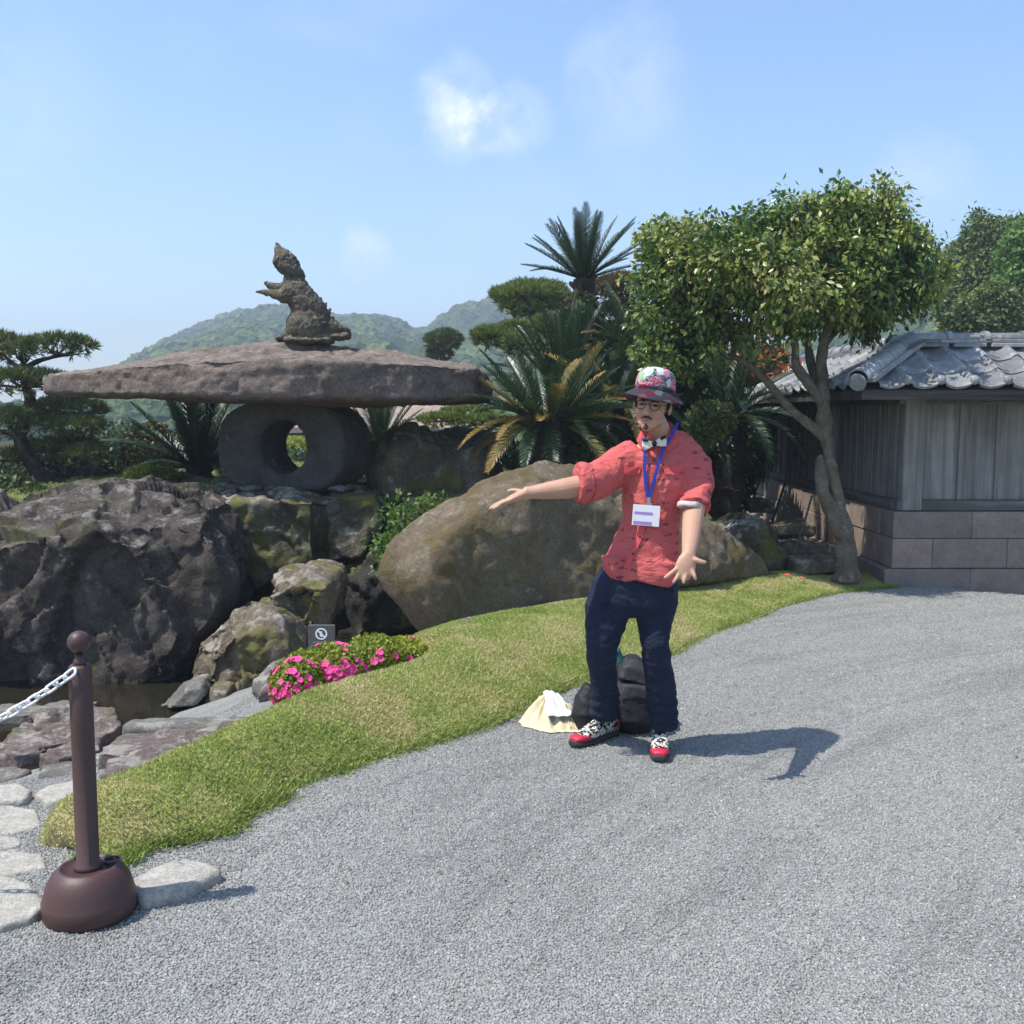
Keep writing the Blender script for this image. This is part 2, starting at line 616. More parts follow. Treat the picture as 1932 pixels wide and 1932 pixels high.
def make_materials():
    # gravel bed
    t = MT('gravel_bed')
    cellc = t.vor(105, out='Color')
    g = t.n('ShaderNodeSeparateColor', {0: cellc}).outputs[0]
    c = t.ramp(g, [(0, (.20, .198, .186)), (.35, (.253, .251, .235)), (.7, (.295, .293, .273)), (1, (.36, .357, .33))])
    c = t.mix(.6, c, t.ramp(t.noise(1.0, 7, .7), [(.3, .72), (.7, 1.15)]), 'MULTIPLY')
    pos = t.n('ShaderNodeNewGeometry').outputs['Position']
    trk = tracks(t, pos)
    c = t.mix(.55, c, t.ramp(trk, [(.36, .72), (.48, .98), (.7, 1.08)]), 'MULTIPLY')
    d = t.vor(105)
    b = t.bump(d, .9, .012)
    b = t.bump(t.noise(2.2, 4), .3, .06, b)
    MA['gravel'] = t.pbr(c, .9, b, .2)
    t = MT('gravel_stone')
    rn = t.n('ShaderNodeObjectInfo').outputs['Random']
    c = t.ramp(rn, [(0, (.185, .183, .171)), (.3, (.262, .26, .243)), (.7, (.318, .315, .294)), (.95, (.372, .368, .34)), (1, (.45, .44, .40))])
    c = t.mix(.5, c, t.ramp(t.noise(180, 3), [(.3, .6), (.7, 1.2)]), 'MULTIPLY')
    pos = t.n('ShaderNodeNewGeometry').outputs['Position']
    trk = tracks(t, pos)
    c = t.mix(.55, c, t.ramp(trk, [(.36, .72), (.48, .98), (.7, 1.08)]), 'MULTIPLY')
    MA['gravel_stone'] = t.pbr(c, .85, None, .25)
    # grass
    t = MT('turf')
    p = t.n('ShaderNodeNewGeometry').outputs['Position']
    c = t.ramp(t.noise(2.0, 6, .65, vec=p), [(.3, (.14, .19, .04)), (.5, (.24, .27, .08)), (.6, (.34, .30, .13)), (.7, (.42, .35, .19))])
    MA['turf'] = t.pbr(c, .9, t.bump(t.noise(90, 3), .6, .02), .1)
    t = MT('grass_blade')
    p = t.n('ShaderNodeNewGeometry').outputs['Position']
    a = t.n('ShaderNodeAttribute', attribute_name='tint').outputs['Fac']
    base = t.ramp(t.math('ADD', t.math('MULTIPLY', t.noise(2.0, 6, .65, vec=p), .8), t.math('MULTIPLY', a, .22)),
                  [(.30, (.22, .30, .055)), (.46, (.36, .42, .11)), (.56, (.48, .47, .18)), (.66, (.60, .52, .30))])
    MA['grass'] = t.pbr(base, .6, None, .25, trans=.3)
    MA['grass_long'] = leaf_mat('grass_long', [(0, (.16, .25, .05)), (.6, (.27, .36, .08)), (1, (.42, .4, .15))], .6, .3, .2)
    # rocks
    MA['rock_dark'] = rock_mat('rock_dark', (.055, .045, .040), (.14, .113, .096), (.26, .22, .185), moss=.2, lichen=.3, lich=(.34, .31, .27), sc=1.4, bumpk=1.3)
    MA['rock_moss'] = rock_mat('rock_moss', (.055, .045, .033), (.14, .118, .08), (.30, .265, .19), moss=.5, mosscol=(.085, .085, .016), lichen=.55, sc=1.2)
    MA['rock_tan'] = rock_mat('rock_tan', (.115, .09, .062), (.23, .185, .128), (.35, .295, .21), moss=.46, mosscol=(.09, .085, .02), lichen=.35, sc=1.3)
    MA['boulder'] = rock_mat('boulder_stone', (.145, .108, .07), (.23, .178, .118), (.31, .25, .175), moss=.40, mosscol=(.085, .062, .022), lichen=.10, lich=(.33, .30, .25), sc=1.5, bumpk=1.0, cracks=.25)
    MA['rock_pink'] = rock_mat('rock_pink', (.15, .11, .10), (.25, .19, .17), (.36, .29, .26), moss=.2, lichen=.3, sc=1.6)
    MA['rock_pale'] = rock_mat('rock_pale', (.60, .55, .46), (.76, .71, .62), (.86, .81, .73), moss=0, lichen=.1, lich=(.7, .69, .65), sc=2.0)
    MA['rock_grey'] = rock_mat('rock_grey', (.17, .155, .14), (.27, .25, .225), (.40, .37, .33), moss=.24, lichen=.35, sc=1.5)
    MA['rock_shade'] = rock_mat('rock_shade', (.02, .019, .018), (.05, .047, .04), (.10, .09, .075), moss=.4, lichen=.1, sc=1.2)  # near-black colour carries the deep shade of the gap
    MA['lantern'] = rock_mat('lantern_stone', (.17, .13, .108), (.27, .21, .175), (.35, .28, .24), moss=.12, mosscol=(.12, .11, .06), lichen=.25, lich=(.33, .28, .24), sc=1.5)
    MA['ring'] = rock_mat('ring_stone', (.07, .062, .055), (.11, .10, .09), (.15, .138, .125), moss=0, lichen=.05, lich=(.2, .18, .165), sc=1.8, bumpk=.8, cracks=0)
    MA['statue'] = rock_mat('statue_stone', (.085, .07, .052), (.19, .16, .12), (.31, .27, .205), moss=.12, mosscol=(.13, .13, .04), lichen=.3, sc=3.0)
    # weathered timber (grain along z)
    def wood(name, a, b, along='z'):
        t = MT(name)
        sc = {'z': (13, 13, .7), 'x': (.7, 13, 13), 'y': (13, .7, 13)}[along]
        oi = t.n('ShaderNodeObjectInfo').outputs['Random']
        off = t.n('ShaderNodeVectorMath', {0: t.co, 1: t.n('ShaderNodeCombineXYZ', {0: t.math('MULTIPLY', oi, 9.0), 1: t.math('MULTIPLY', oi, 5.0), 2: t.math('MULTIPLY', oi, 31.0)}).outputs[0]}, operation='ADD').outputs[0]
        mp = t.map(sc, vec=off)
        g = t.noise(1.0, 7, .68, vec=mp, dist=.6)
        c = t.ramp(g, [(.25, tuple(x * .62 for x in a)), (.46, a), (.72, b)])
        bl = t.noise(2.3, 5, .6, vec=off)
        c = t.mix(.55, c, t.ramp(bl, [(.3, .55), (.7, 1.2)]), 'MULTIPLY')
        c = t.mix(.35, c, t.ramp(oi, [(0, .62), (1, 1.18)]), 'MULTIPLY')
        return t.pbr(c, .85, t.bump(g, .6, .012), .2)
    MA['wood'] = wood('weathered_board', (.20, .19, .178), (.34, .325, .305))
    MA['wood_x'] = wood('weathered_rail', (.13, .12, .112), (.27, .255, .24), 'x')
    MA['wood_y'] = wood('weathered_rail_side', (.13, .12, .112), (.27, .255, .24), 'y')
    MA['wood_dark'] = wood('dark_timber', (.05, .042, .036), (.11, .095, .08), 'x')
    # wall stone blocks
    def blockm(name, a):
        t = MT(name)
        oi = t.n('ShaderNodeObjectInfo').outputs['Random']
        c = t.mix(oi, tuple(x * .85 for x in a), (a[0] * 1.16, a[1] * 1.07, a[2] * 1.0))
        c = t.mix(.7, c, t.ramp(t.noise(5, 8, .7), [(.28, .55), (.72, 1.25)]), 'MULTIPLY')
        c = t.mix(.5, c, t.ramp(t.noise(60, 3, .7), [(.3, .6), (.7, 1.15)]), 'MULTIPLY')
        b = t.bump(t.noise(35, 7, .75), .7, .012)
        return t.pbr(c, .9, b, .2)
    MA['block'] = blockm('tuff_block', (.29, .235, .205))
    # roof tile
    t = MT('roof_tile')
    oi = t.n('ShaderNodeObjectInfo').outputs['Random']
    c = t.ramp(oi, [(0, (.13, .132, .135)), (.5, (.23, .233, .236)), (1, (.36, .36, .36))])
    c = t.mix(.75, c, t.ramp(t.noise(9, 7, .7), [(.3, .4), (.7, 1.3)]), 'MULTIPLY')
    c = t.mix(t.ramp(t.noise(16, 5, .7), [(.58, 0.0), (.66, .7)]), c, (.42, .42, .40))
    MA['tile'] = t.pbr(c, t.ramp(t.noise(12, 4), [(.3, .45), (.7, .7)]), t.bump(t.noise(30, 5), .25, .01), .5)
    MA['mortar'] = plain('mortar', (.42, .40, .37), .9, .2, .4)
    # plants
    MA['bark'] = rock_mat('bark_pale', (.13, .10, .07), (.27, .22, .16), (.42, .36, .28), moss=.10, lichen=.35, sc=3.2)
    MA['bark_dark'] = rock_mat('bark_dark', (.03, .023, .018), (.07, .052, .04), (.12, .092, .07), lichen=.1, lich=(.16, .14, .11), sc=4)
    MA['camellia'] = leaf_mat('camellia_leaf', [(0, (.035, .085, .018)), (.35, (.085, .16, .03)), (.62, (.21, .28, .05)), (.85, (.40, .40, .11)), (1, (.50, .42, .16))], .34, .36, .5)
    MA['pine'] = leaf_mat('pine_needle', [(0, (.035, .06, .018)), (.5, (.10, .135, .034)), (.85, (.20, .205, .055)), (1, (.28, .23, .08))], .55, .2)
    MA['pine_bright'] = leaf_mat('pine_needle_bright', [(0, (.07, .11, .024)), (.5, (.17, .225, .04)), (1, (.32, .34, .08))], .55, .2)
    MA['pine_brown'] = leaf_mat('pine_needle_brown', [(0, (.07, .055, .02)), (.5, (.16, .12, .045)), (1, (.27, .2, .085))], .6, .2)
    MA['hedge'] = leaf_mat('hedge_leaf', [(0, (.014, .035, .012)), (.6, (.036, .07, .018)), (1, (.08, .12, .03))], .5, .22)
    MA['broad'] = leaf_mat('broadleaf', [(0, (.03, .06, .015)), (.5, (.065, .105, .022)), (1, (.15, .17, .045))], .5, .28)
    MA['broad_bright'] = leaf_mat('broadleaf_bright', [(0, (.055, .13, .022)), (.5, (.12, .23, .04)), (1, (.22, .33, .065))], .5, .36)
    MA['fartree'] = leaf_mat('far_tree_leaf', [(0, (.055, .09, .022)), (.5, (.12, .17, .04)), (1, (.22, .25, .07))], .5, .32)
    MA['olive'] = leaf_mat('olive_leaf', [(0, (.055, .06, .02)), (.5, (.115, .11, .035)), (1, (.2, .18, .06))], .5, .25)
    MA['azalea'] = leaf_mat('azalea_leaf', [(0, (.13, .18, .02)), (.5, (.30, .34, .04)), (1, (.48, .46, .08))], .55, .35)
    MA['young'] = leaf_mat('young_leaf', [(0, (.06, .13, .02)), (.5, (.13, .22, .04)), (1, (.24, .32, .08))], .5, .35)
    MA['maple'] = leaf_mat('red_leaf', [(0, (.16, .025, .01)), (.6, (.36, .07, .015)), (1, (.42, .16, .03))], .5, .35)
    def frond(name, a, b, tip):
        t = MT(name)
        oi = t.n('ShaderNodeObjectInfo').outputs['Random']
        x = t.n('ShaderNodeSeparateXYZ', {0: t.co}).outputs[0]
        c = t.mix(oi, a, b)
        nn = t.math('ADD', t.math('MULTIPLY', x, .55), t.math('MULTIPLY', t.noise(6, 4), .75))
        c = t.mix(t.ramp(nn, [(.62, 0.0), (.95, 1.0)]), c, tip)
        return t.pbr(c, .38, None, .5, trans=.18)
    MA['frond'] = frond('cycad_frond', (.013, .034, .014), (.030, .062, .022), (.036, .070, .026))
    MA['frond_yellow'] = frond('cycad_frond_yellowing', (.055, .085, .022), (.17, .15, .04), (.38, .23, .06))
    MA['pink'] = plain('pink_petal', (.80, .07, .28), .6, .2, var=.3, bscale=90)
    MA['red_petal'] = plain('red_petal', (.75, .10, .08), .6, .2)
    # hill forest
    t = MT('forest_canopy')
    oi = t.n('ShaderNodeObjectInfo').outputs['Random']
    p = t.n('ShaderNodeNewGeometry').outputs['Position']
    c = t.ramp(oi, [(0, (.030, .060, .018)), (.5, (.06, .105, .028)), (1, (.12, .16, .045))])
    c = t.mix(.6, c, t.ramp(t.noise(.9, 5, .7, vec=p), [(.3, .4), (.7, 1.35)]), 'MULTIPLY')
    MA['forest'] = t.pbr(c, .8, t.bump(t.noise(1.3, 4, vec=p), 1.0, .8), .15)
    t = MT('hill_soil')
    p = t.n('ShaderNodeNewGeometry').outputs['Position']
    c = t.ramp(t.noise(.02, 5, vec=p), [(.3, (.05, .075, .025)), (.55, (.075, .095, .03)), (.66, (.16, .12, .085))])
    MA['hill'] = t.pbr(c, .95, None, .1)
    t = MT('meadow')
    p = t.n('ShaderNodeNewGeometry').outputs['Position']
    c = t.ramp(t.noise(.3, 7, .65, vec=p), [(.3, (.035, .06, .018)), (.6, (.07, .10, .03)), (.8, (.11, .12, .045))])
    MA['meadow'] = t.pbr(c, .95, None, .1)
    t = MT('soil')
    p = t.n('ShaderNodeNewGeometry').outputs['Position']
    c = t.ramp(t.noise(1.5, 7, .65, vec=p), [(.3, (.03, .028, .02)), (.45, (.06, .058, .035)), (.58, (.055, .08, .022)), (.8, (.10, .13, .03))])
    MA['soil'] = t.pbr(c, .95, t.bump(t.noise(9, 6), .6, .05), .1)
    # pond
    t = MT('pond_water')
    b = t.bump(t.noise(7, 3), .12, .02)
    MA['water'] = t.pbr((.018, .016, .010), .06, b, .5)
    # plastic / metal
    MA['brown_plastic'] = plain('brown_plastic', (.066, .033, .029), .48, .4, .12, 220, var=.28)
    MA['white_plastic'] = plain('white_plastic', (.78, .78, .77), .4, .5, var=.06)
    MA['hole'] = plain('socket_shade', (.01, .01, .012), .5, .3)  # near-black colour for the shade inside the filler hole
    MA['sign'] = plain('sign_grey', (.085, .082, .08), .55, .4, var=.15)
    MA['sign_white'] = plain('sign_white', (.78, .78, .76), .6, .3, var=.05)
    MA['sign_text'] = plain('sign_faded_text', (.3, .3, .29), .6, .3, var=.05)


make_materials()
# ------------------------------------------------------------------ ground, path, lawn, pond
def struct(o):
    o['kind'] = 'structure'
    return o


# lawn bank: (gravel-side edge u,v), (crest u,v), crest height
LAWN = [((158, 1616), (128, 1598), .01), ((222, 1632), (97, 1552), .10), ((300, 1602), (132, 1500), .17), ((420, 1572), (240, 1452), .20), ((500, 1525), (320, 1418), .21), ((560, 1487), (400, 1385), .22),
        ((700, 1440), (530, 1330), .24), ((850, 1397), (670, 1280), .25), ((980, 1345), (810, 1238), .24), ((1090, 1297), (870, 1192), .20),
        ((1262, 1242), (980, 1152), .18), ((1330, 1203), (1110, 1130), .15), ((1420, 1167), (1280, 1098), .12), ((1540, 1127), (1450, 1082), .10),
        ((1620, 1117), (1600, 1076), .06), ((1690, 1108), (1700, 1092), .03)]
near = np.array([np.array(G(u, v, 0.0)) for (u, v), _, _ in LAWN])
crest = np.array([np.array(G(f[0], f[1], h)) for _, f, h in LAWN])


def polyline_sd(x, y, pts):
    """signed distance to a polyline, positive on its far/left side"""
    best = np.full(x.shape, 1e9); sgn = np.ones(x.shape)
    for i in range(len(pts) - 1):
        a, b = pts[i][:2], pts[i + 1][:2]
        d = b - a
        t = np.clip(((x - a[0]) * d[0] + (y - a[1]) * d[1]) / (d @ d), 0, 1)
        px, py = a[0] + t * d[0], a[1] + t * d[1]
        r = np.hypot(x - px, y - py)
        s = np.sign(d[0] * (y - a[1]) - d[1] * (x - a[0]))
        m = r < best
        best = np.where(m, r, best); sgn = np.where(m, s, sgn)
    return best * sgn


def sstep(a, b, x):
    t = np.clip((x - a) / (b - a), 0, 1)
    return t * t * (3 - 2 * t)


ext = np.vstack([[-4.5, 1.6, 0], crest[0] + [-.9, -.6, 0], crest])


def ground_z(x, y):
    sd = polyline_sd(x, y, ext)
    return -0.62 * sstep(.15, 3.0, sd) * sstep(3.2, 5.2, y)


def grid_mesh(xs, ys, zf):
    X, Y = np.meshgrid(xs, ys)
    Z = zf(X, Y)
    V = np.stack([X.ravel(), Y.ravel(), Z.ravel()], 1)
    nx, ny = len(xs), len(ys)
    i = np.arange(nx - 1)[None, :] + nx * np.arange(ny - 1)[:, None]
    i = i.ravel()[:, None]
    F = np.concatenate([i, i + 1, i + 1 + nx, i + nx], 1)
    return V, F


# one sheet to the horizon
V, F = grid_mesh(np.linspace(-2500, 2500, 21), np.linspace(-600, 4000, 21), lambda x, y: -1.1 + 0 * x)
struct(mk('ground', V, F, MA['meadow']))

xs = np.concatenate([np.linspace(-14, -5, 19)[:-1], np.linspace(-5, 5, 141)[:-1], np.linspace(5, 14, 19)])
ys = np.concatenate([np.linspace(-8, 1.5, 16)[:-1], np.linspace(1.5, 9.6, 121)])


def gz(x, y):
    z = ground_z(x, y)
    p = np.stack([x.ravel(), y.ravel(), 0 * x.ravel()], 1)
    return z + (fbm(p * 1.1, 3, 5) * .012 + fbm(p * 5, 2, 9) * .004).reshape(x.shape)


V, F = grid_mesh(xs, ys, gz)
path = struct(mk('gravel_path', V, F, MA['gravel'], smooth=True))


def gn_scatter(obj, density, ico, radius, smin, smax, mat, seed, noise_amt=.3, noise_scale=2.0, flat=(1, 1, 1), shade=False, tilt=6.28, noise2=0.0, noise2_scale=6.0):
    ng = bpy.data.node_groups.new('scatter', 'GeometryNodeTree')
    ng.interface.new_socket('Geometry', in_out='INPUT', socket_type='NodeSocketGeometry')
    ng.interface.new_socket('Geometry', in_out='OUTPUT', socket_type='NodeSocketGeometry')
    N = ng.nodes
    L = ng.links.new
    gi = N.new('NodeGroupInput'); go = N.new('NodeGroupOutput')
    ds = N.new('GeometryNodeDistributePointsOnFaces'); ds.inputs['Density'].default_value = density; ds.inputs['Seed'].default_value = seed
    ic = N.new('GeometryNodeMeshIcoSphere'); ic.inputs['Radius'].default_value = radius; ic.inputs['Subdivisions'].default_value = ico
    nz = N.new('ShaderNodeTexNoise'); nz.inputs['Scale'].default_value = noise_scale / radius; nz.inputs['Detail'].default_value = 3
    su = N.new('ShaderNodeVectorMath'); su.operation = 'SUBTRACT'; su.inputs[1].default_value = (.5, .5, .5)
    scn = N.new('ShaderNodeVectorMath'); scn.operation = 'SCALE'; scn.inputs['Scale'].default_value = noise_amt * radius * 2
    sp = N.new('GeometryNodeSetPosition')
    L(nz.outputs['Color'], su.inputs[0]); L(su.outputs[0], scn.inputs[0])
    off = scn.outputs[0]
    if noise2:
        nz2 = N.new('ShaderNodeTexNoise'); nz2.inputs['Scale'].default_value = noise2_scale / radius; nz2.inputs['Detail'].default_value = 2
        su2 = N.new('ShaderNodeVectorMath'); su2.operation = 'SUBTRACT'; su2.inputs[1].default_value = (.5, .5, .5)
        sc2 = N.new('ShaderNodeVectorMath'); sc2.operation = 'SCALE'; sc2.inputs['Scale'].default_value = noise2 * radius * 2
        L(nz2.outputs['Color'], su2.inputs[0]); L(su2.outputs[0], sc2.inputs[0])
        ad = N.new('ShaderNodeVectorMath'); ad.operation = 'ADD'
        L(off, ad.inputs[0]); L(sc2.outputs[0], ad.inputs[1])
        off = ad.outputs[0]
    L(ic.outputs['Mesh'], sp.inputs['Geometry']); L(off, sp.inputs['Offset'])
    sm = N.new('GeometryNodeSetMaterial'); sm.inputs['Material'].default_value = mat
    L(sp.outputs['Geometry'], sm.inputs['Geometry'])
    last = sm.outputs[0]
    if shade:
        ss = N.new('GeometryNodeSetShadeSmooth'); L(last, ss.inputs['Geometry']); last = ss.outputs[0]
    ip = N.new('GeometryNodeInstanceOnPoints')
    L(gi.outputs[0], ds.inputs['Mesh']); L(ds.outputs['Points'], ip.inputs['Points']); L(last, ip.inputs['Instance'])
    rr = N.new('FunctionNodeRandomValue'); rr.data_type = 'FLOAT_VECTOR'
    rr.inputs['Min'].default_value = (-tilt, -tilt, 0) if tilt < 6 else (0, 0, 0); rr.inputs['Max'].default_value = (tilt, tilt, 6.28)
    L(rr.outputs[0], ip.inputs['Rotation'])
    rs = N.new('FunctionNodeRandomValue'); rs.data_type = 'FLOAT_VECTOR'
    rs.inputs['Min'].default_value = tuple(smin * f for f in flat); rs.inputs['Max'].default_value = tuple(smax * f for f in flat)
    rs.inputs['Seed'].default_value = 3
    L(rs.outputs[0], ip.inputs['Scale'])
    L(ip.outputs['Instances'], go.inputs[0])
    md = obj.modifiers.new('scatter', 'NODES')
    md.node_group = ng


# loose stones lying on the path (only as far as single stones can be told apart)
sx, sy = np.linspace(-3.4, 5.2, 95), np.linspace(1.9, 9.5, 95)
V, F = grid_mesh(sx, sy, lambda x, y: gz(x, y) + .001)
c = V[F].mean(1)
lawn_sd = polyline_sd(c[:, 0], c[:, 1], near)
keep = (np.abs(c[:, 0]) < c[:, 1] * .56 + .25) & ((lawn_sd < .02) | (c[:, 0] < near[0][0] - .05)) & (ground_z(c[:, 0], c[:, 1]) > -.25)
gs = mk('loose_gravel', V, F[keep], MA['gravel_stone'])
tag(gs, 'loose grey gravel stones covering the path', 'gravel', kind='stuff')
gn_scatter(gs, 6500, 1, .0042, .6, 1.5, MA['gravel_stone'], 4, .45, 1.5, (1.1, .9, .75))

# lawn
nl = 220
def resample(pts, n):
    pts = np.asarray(pts)
    idx = np.linspace(0, len(pts) - 1, n)
    out = []
    for q in idx:
        i = min(int(q), len(pts) - 2); t = q - i
        p0, p1, p2, p3 = pts[max(i - 1, 0)], pts[i], pts[i + 1], pts[min(i + 2, len(pts) - 1)]
        out.append(.5 * (2 * p1 + (p2 - p0) * t + (2 * p0 - 5 * p1 + 4 * p2 - p3) * t * t + (3 * p1 - p0 - 3 * p2 + p3) * t ** 3))
    return np.array(out)


ne, cr = resample(near, nl), resample(crest, nl)
wig = fbm(np.stack([np.arange(nl) * .11, 0 * np.arange(nl), 0 * np.arange(nl)], 1), 4, 3)
dirv = unit((ne - cr) * [1, 1, 0])
ne = ne + dirv * (wig * .035)[:, None]
S = np.concatenate([np.linspace(0, 1, 26), [1.06, 1.14, 1.25, 1.4, 1.6]])
LV = []
for i in range(nl):
    hgt = cr[i][2]
    wdt = np.linalg.norm((ne - cr)[i][:2])
    for s in S:
        se = s if s <= 1 else 1 + (s - 1) * (.12 + .88 * min(1, i / 80))
        q = ne[i] * (1 - se) + cr[i] * se
        if s <= 1:
            z = hgt * (1 - (1 - s) ** 1.55) + .012 * (1 - s) - .014 * (s == 0)
        else:
            fall = (s - 1) * wdt
            z = hgt - 1.3 * fall ** 1.3 * (1 if i < nl * .6 else .25)
        LV.append((q[0], q[1], z))
LV = np.array(LV)
LV[:, 2] += fbm(LV * [2.2, 2.2, 0], 3, 21) * .018 * (np.tile(S, nl) > 0)
m = len(S)
i = (np.arange(nl - 1)[:, None] * m + np.arange(m - 1)[None, :]).ravel()[:, None]
LF = np.concatenate([i, i + m, i + m + 1, i + 1], 1)
lawn = tag(mk('lawn', LV, LF, MA['turf'], smooth=True), kind='structure')


def scatter_on(V, F, n, filt=None):
    """random points on quads with normals"""
    a, b, c, d = (V[F[:, k]] for k in range(4))
    area = .5 * np.linalg.norm(np.cross(c - a, d - b), axis=1)
    pick = rng.choice(len(F), n, p=area / area.sum())
    s, t = rng.random(n)[:, None], rng.random(n)[:, None]
    p = (a[pick] * (1 - s) + b[pick] * s) * (1 - t) + (d[pick] * (1 - s) + c[pick] * s) * t
    nr = unit(np.cross(c - a, d - b))[pick]
    nr *= np.sign(nr[:, 2:3] + 1e-6)
    return p, nr


# short grass blades
n = 300000
p, nr = scatter_on(LV, LF, n)
p[:, :2] += rng.normal(size=(n, 2)) * .006
patch = vnoise(p * [1.3, 1.3, 0], 41) * .6 + vnoise(p * [4, 4, 0], 42) * .4
L = (.011 + .013 * rng.random(n)) * (1 + .25 * patch)
ax = unit(nr * .9 + rand_unit(n) * [.75, .75, .25] + [0, 0, .25])
V, F = leaf_cards(p - [0, 0, .002], ax, rand_unit(n), L, .0024 + .0012 * rng.random(n), .2)
tag(mk('lawn_grass', V, F, MA['grass'], tint=np.repeat(rng.random(n), 2)), 'short green and straw coloured grass on the sloping bank', 'grass', kind='stuff')
# fringe of longer blades along the gravel edge and at the drooping left end
n = 14000
k = rng.integers(0, nl, n)
s = rng.random(n) ** 2 * .10
p = ne[k] * (1 - s[:, None]) + cr[k] * s[:, None] + rng.normal(size=(n, 3)) * [.025, .025, 0]
p[:, 2] = .003 + cr[k][:, 2] * (1 - (1 - s) ** 1.55)
tip = k < 30
L = .016 + .02 * rng.random(n) + .025 * rng.random(n) * tip * (1 - k / 30.0)
ax = unit(dirv[k] * .5 + rand_unit(n) * .6 + [0, 0, .7])
V, F = leaf_cards(p, ax, rand_unit(n), L, .0028, .2)
T1 = np.repeat(rng.random(n), 2)
tag(mk('grass_fringe', V, F, MA['grass_long'], tint=T1), 'longer darker grass blades hanging over the edge of the bank', 'grass', kind='stuff')

# pond
V, F = grid_mesh(np.linspace(-7.5, .4, 40), np.linspace(5.6, 9.6, 30), lambda x, y: -.44 + 0 * x)
struct(mk('pond_water', V, F, MA['water']))

# garden ground behind the rocks (a raised terrace) and the shaded hollow by the wall
def terr(x, y):
    up = -1.0 + 1.78 * sstep(9.2, 10.1, y) * (1 - .38 * sstep(.9, 2.0, x))
    base = -.95 + 1.07 * sstep(7.8, 9.2, y) * sstep(-.2, 1.2, x)
    z = np.maximum(base, up) + .05 * np.sin(x * 1.7) * sstep(9, 11, y) - .0 * y
    p = np.stack([x.ravel(), y.ravel(), 0 * x.ravel()], 1)
    return z + (fbm(p * .9, 4, 31) * .06).reshape(x.shape)


V, F = grid_mesh(np.linspace(-26, 12, 150), np.concatenate([np.linspace(7.6, 14, 60)[:-1], np.linspace(14, 30, 30)]), terr)
cc_ = V[F].mean(1)
crest_sd = polyline_sd(cc_[:, 0], cc_[:, 1], crest)
keep = (cc_[:, 1] > 10.2) | ((crest_sd > -.05) & (cc_[:, 0] < 3.4))
struct(mk('garden_terrain', V, F[keep], MA['soil'], smooth=True))
# mossy turf on the terrace next to the lantern
p = []
n = 50000
q = np.stack([rng.uniform(-5.5, 1.2, n), rng.uniform(9.7, 16, n), 0 * np.zeros(n)], 1)
q[:, 2] = terr(q[:, 0][None], q[:, 1][None])[0]
V, F = leaf_cards(q, rand_unit(n) * .6 + [0, 0, .9], rand_unit(n), .035 + .03 * rng.random(n), .005, .2)
tag(mk('terrace_grass', V, F, MA['grass'], tint=np.repeat(rng.random(n) * .8, 2)), 'bright grass on the terrace behind the stone lantern', 'grass', kind='stuff')

# ------------------------------------------------------------------ rocks
def outline(poly, ym, front, back, fs=.72, bs=.8, ys=None, fdz=0.0):
    """points of a chunk whose outline is seen as poly; ys: own depth for every outline point"""
    pts = [P(u, v, (ys[i] if ys else ym)) for i, (u, v) in enumerate(poly)]
    c = sum(pts, Vector()) / len(pts)
    out = []
    for q in pts:
        out.append(q)
        f = c + (q - c) * fs
        out.append(Vector((f.x * (q.y - front) / q.y, q.y - front + (f.y - q.y), f.z + fdz)))
        b = c + (q - c) * bs
        out.append(Vector((b.x, q.y + back + (b.y - q.y), b.z)))
    return out


def flatstone(poly, ztop, thick, bevel=.8, proud=None):
    if proud is not None:
        for _ in range(8):
            q = np.array([np.array(G(u, v, ztop)) for u, v in poly])
            ztop = float(np.percentile(gz(q[:, 0], q[:, 1]), 70)) + proud
    pts = [G(u, v, ztop) for u, v in poly]
    c = sum(pts, Vector()) / len(pts)
    out = []
    for q in pts:
        t = c + (q - c) * .97
        out.append(t)
        out.append(Vector((q.x, q.y, ztop - thick * .35)))
        out.append(Vector((q.x, q.y, ztop - thick)))
    return out


def rough(V, F, amp, seed, freq=1.0, chunk=.5, crack=.25, fine=.18, strata=0.0, stretch=(1, 1, 1)):
    N = normals(V, F)
    p = V * freq
    w = np.stack([vnoise(p * 1.6, seed + 50), vnoise(p * 1.6, seed + 51), vnoise(p * 1.6, seed + 52)], 1) * .10
    d = fbm(p * 1.6, 4, seed) * .5
    if chunk:
        for k, (fq, am) in enumerate(((1.3, 1.0), (3.1, .45), (7.0, .2))):
            F1, F2, cr_, dv, g = worley((p + w / (1 + k)) * fq * np.array(stretch), seed + 7 + 10 * k, True)
            d += chunk * am * ((cr_ - .5) * .55 + (dv * g).sum(1) * 1.15)
            d -= crack * am * np.clip(1 - (F2 - F1) * 11, 0, 1)
    if strata:
        d += strata * np.sin((V[:, 2] * 1.0 + V[:, 0] * .12 + vnoise(p * 1.5, seed + 3) * .08) * 42)
    d += fine * fbm(p * 11, 3, seed + 9)
    return V + N * (amp * d)[:, None]


ROCKS = []


def rock(name, label, cat, hulls, vox, amp, m, seed, sm=3, group=None, **kw):
    V, F = remesh([hull(h) for h in hulls], vox, sm)
    V = rough(V, F, amp, seed, **kw)
    o = mk(name, V, F, MA[m], smooth=True)
    tag(o, label, cat, group)
    ROCKS.append(o)
    return o


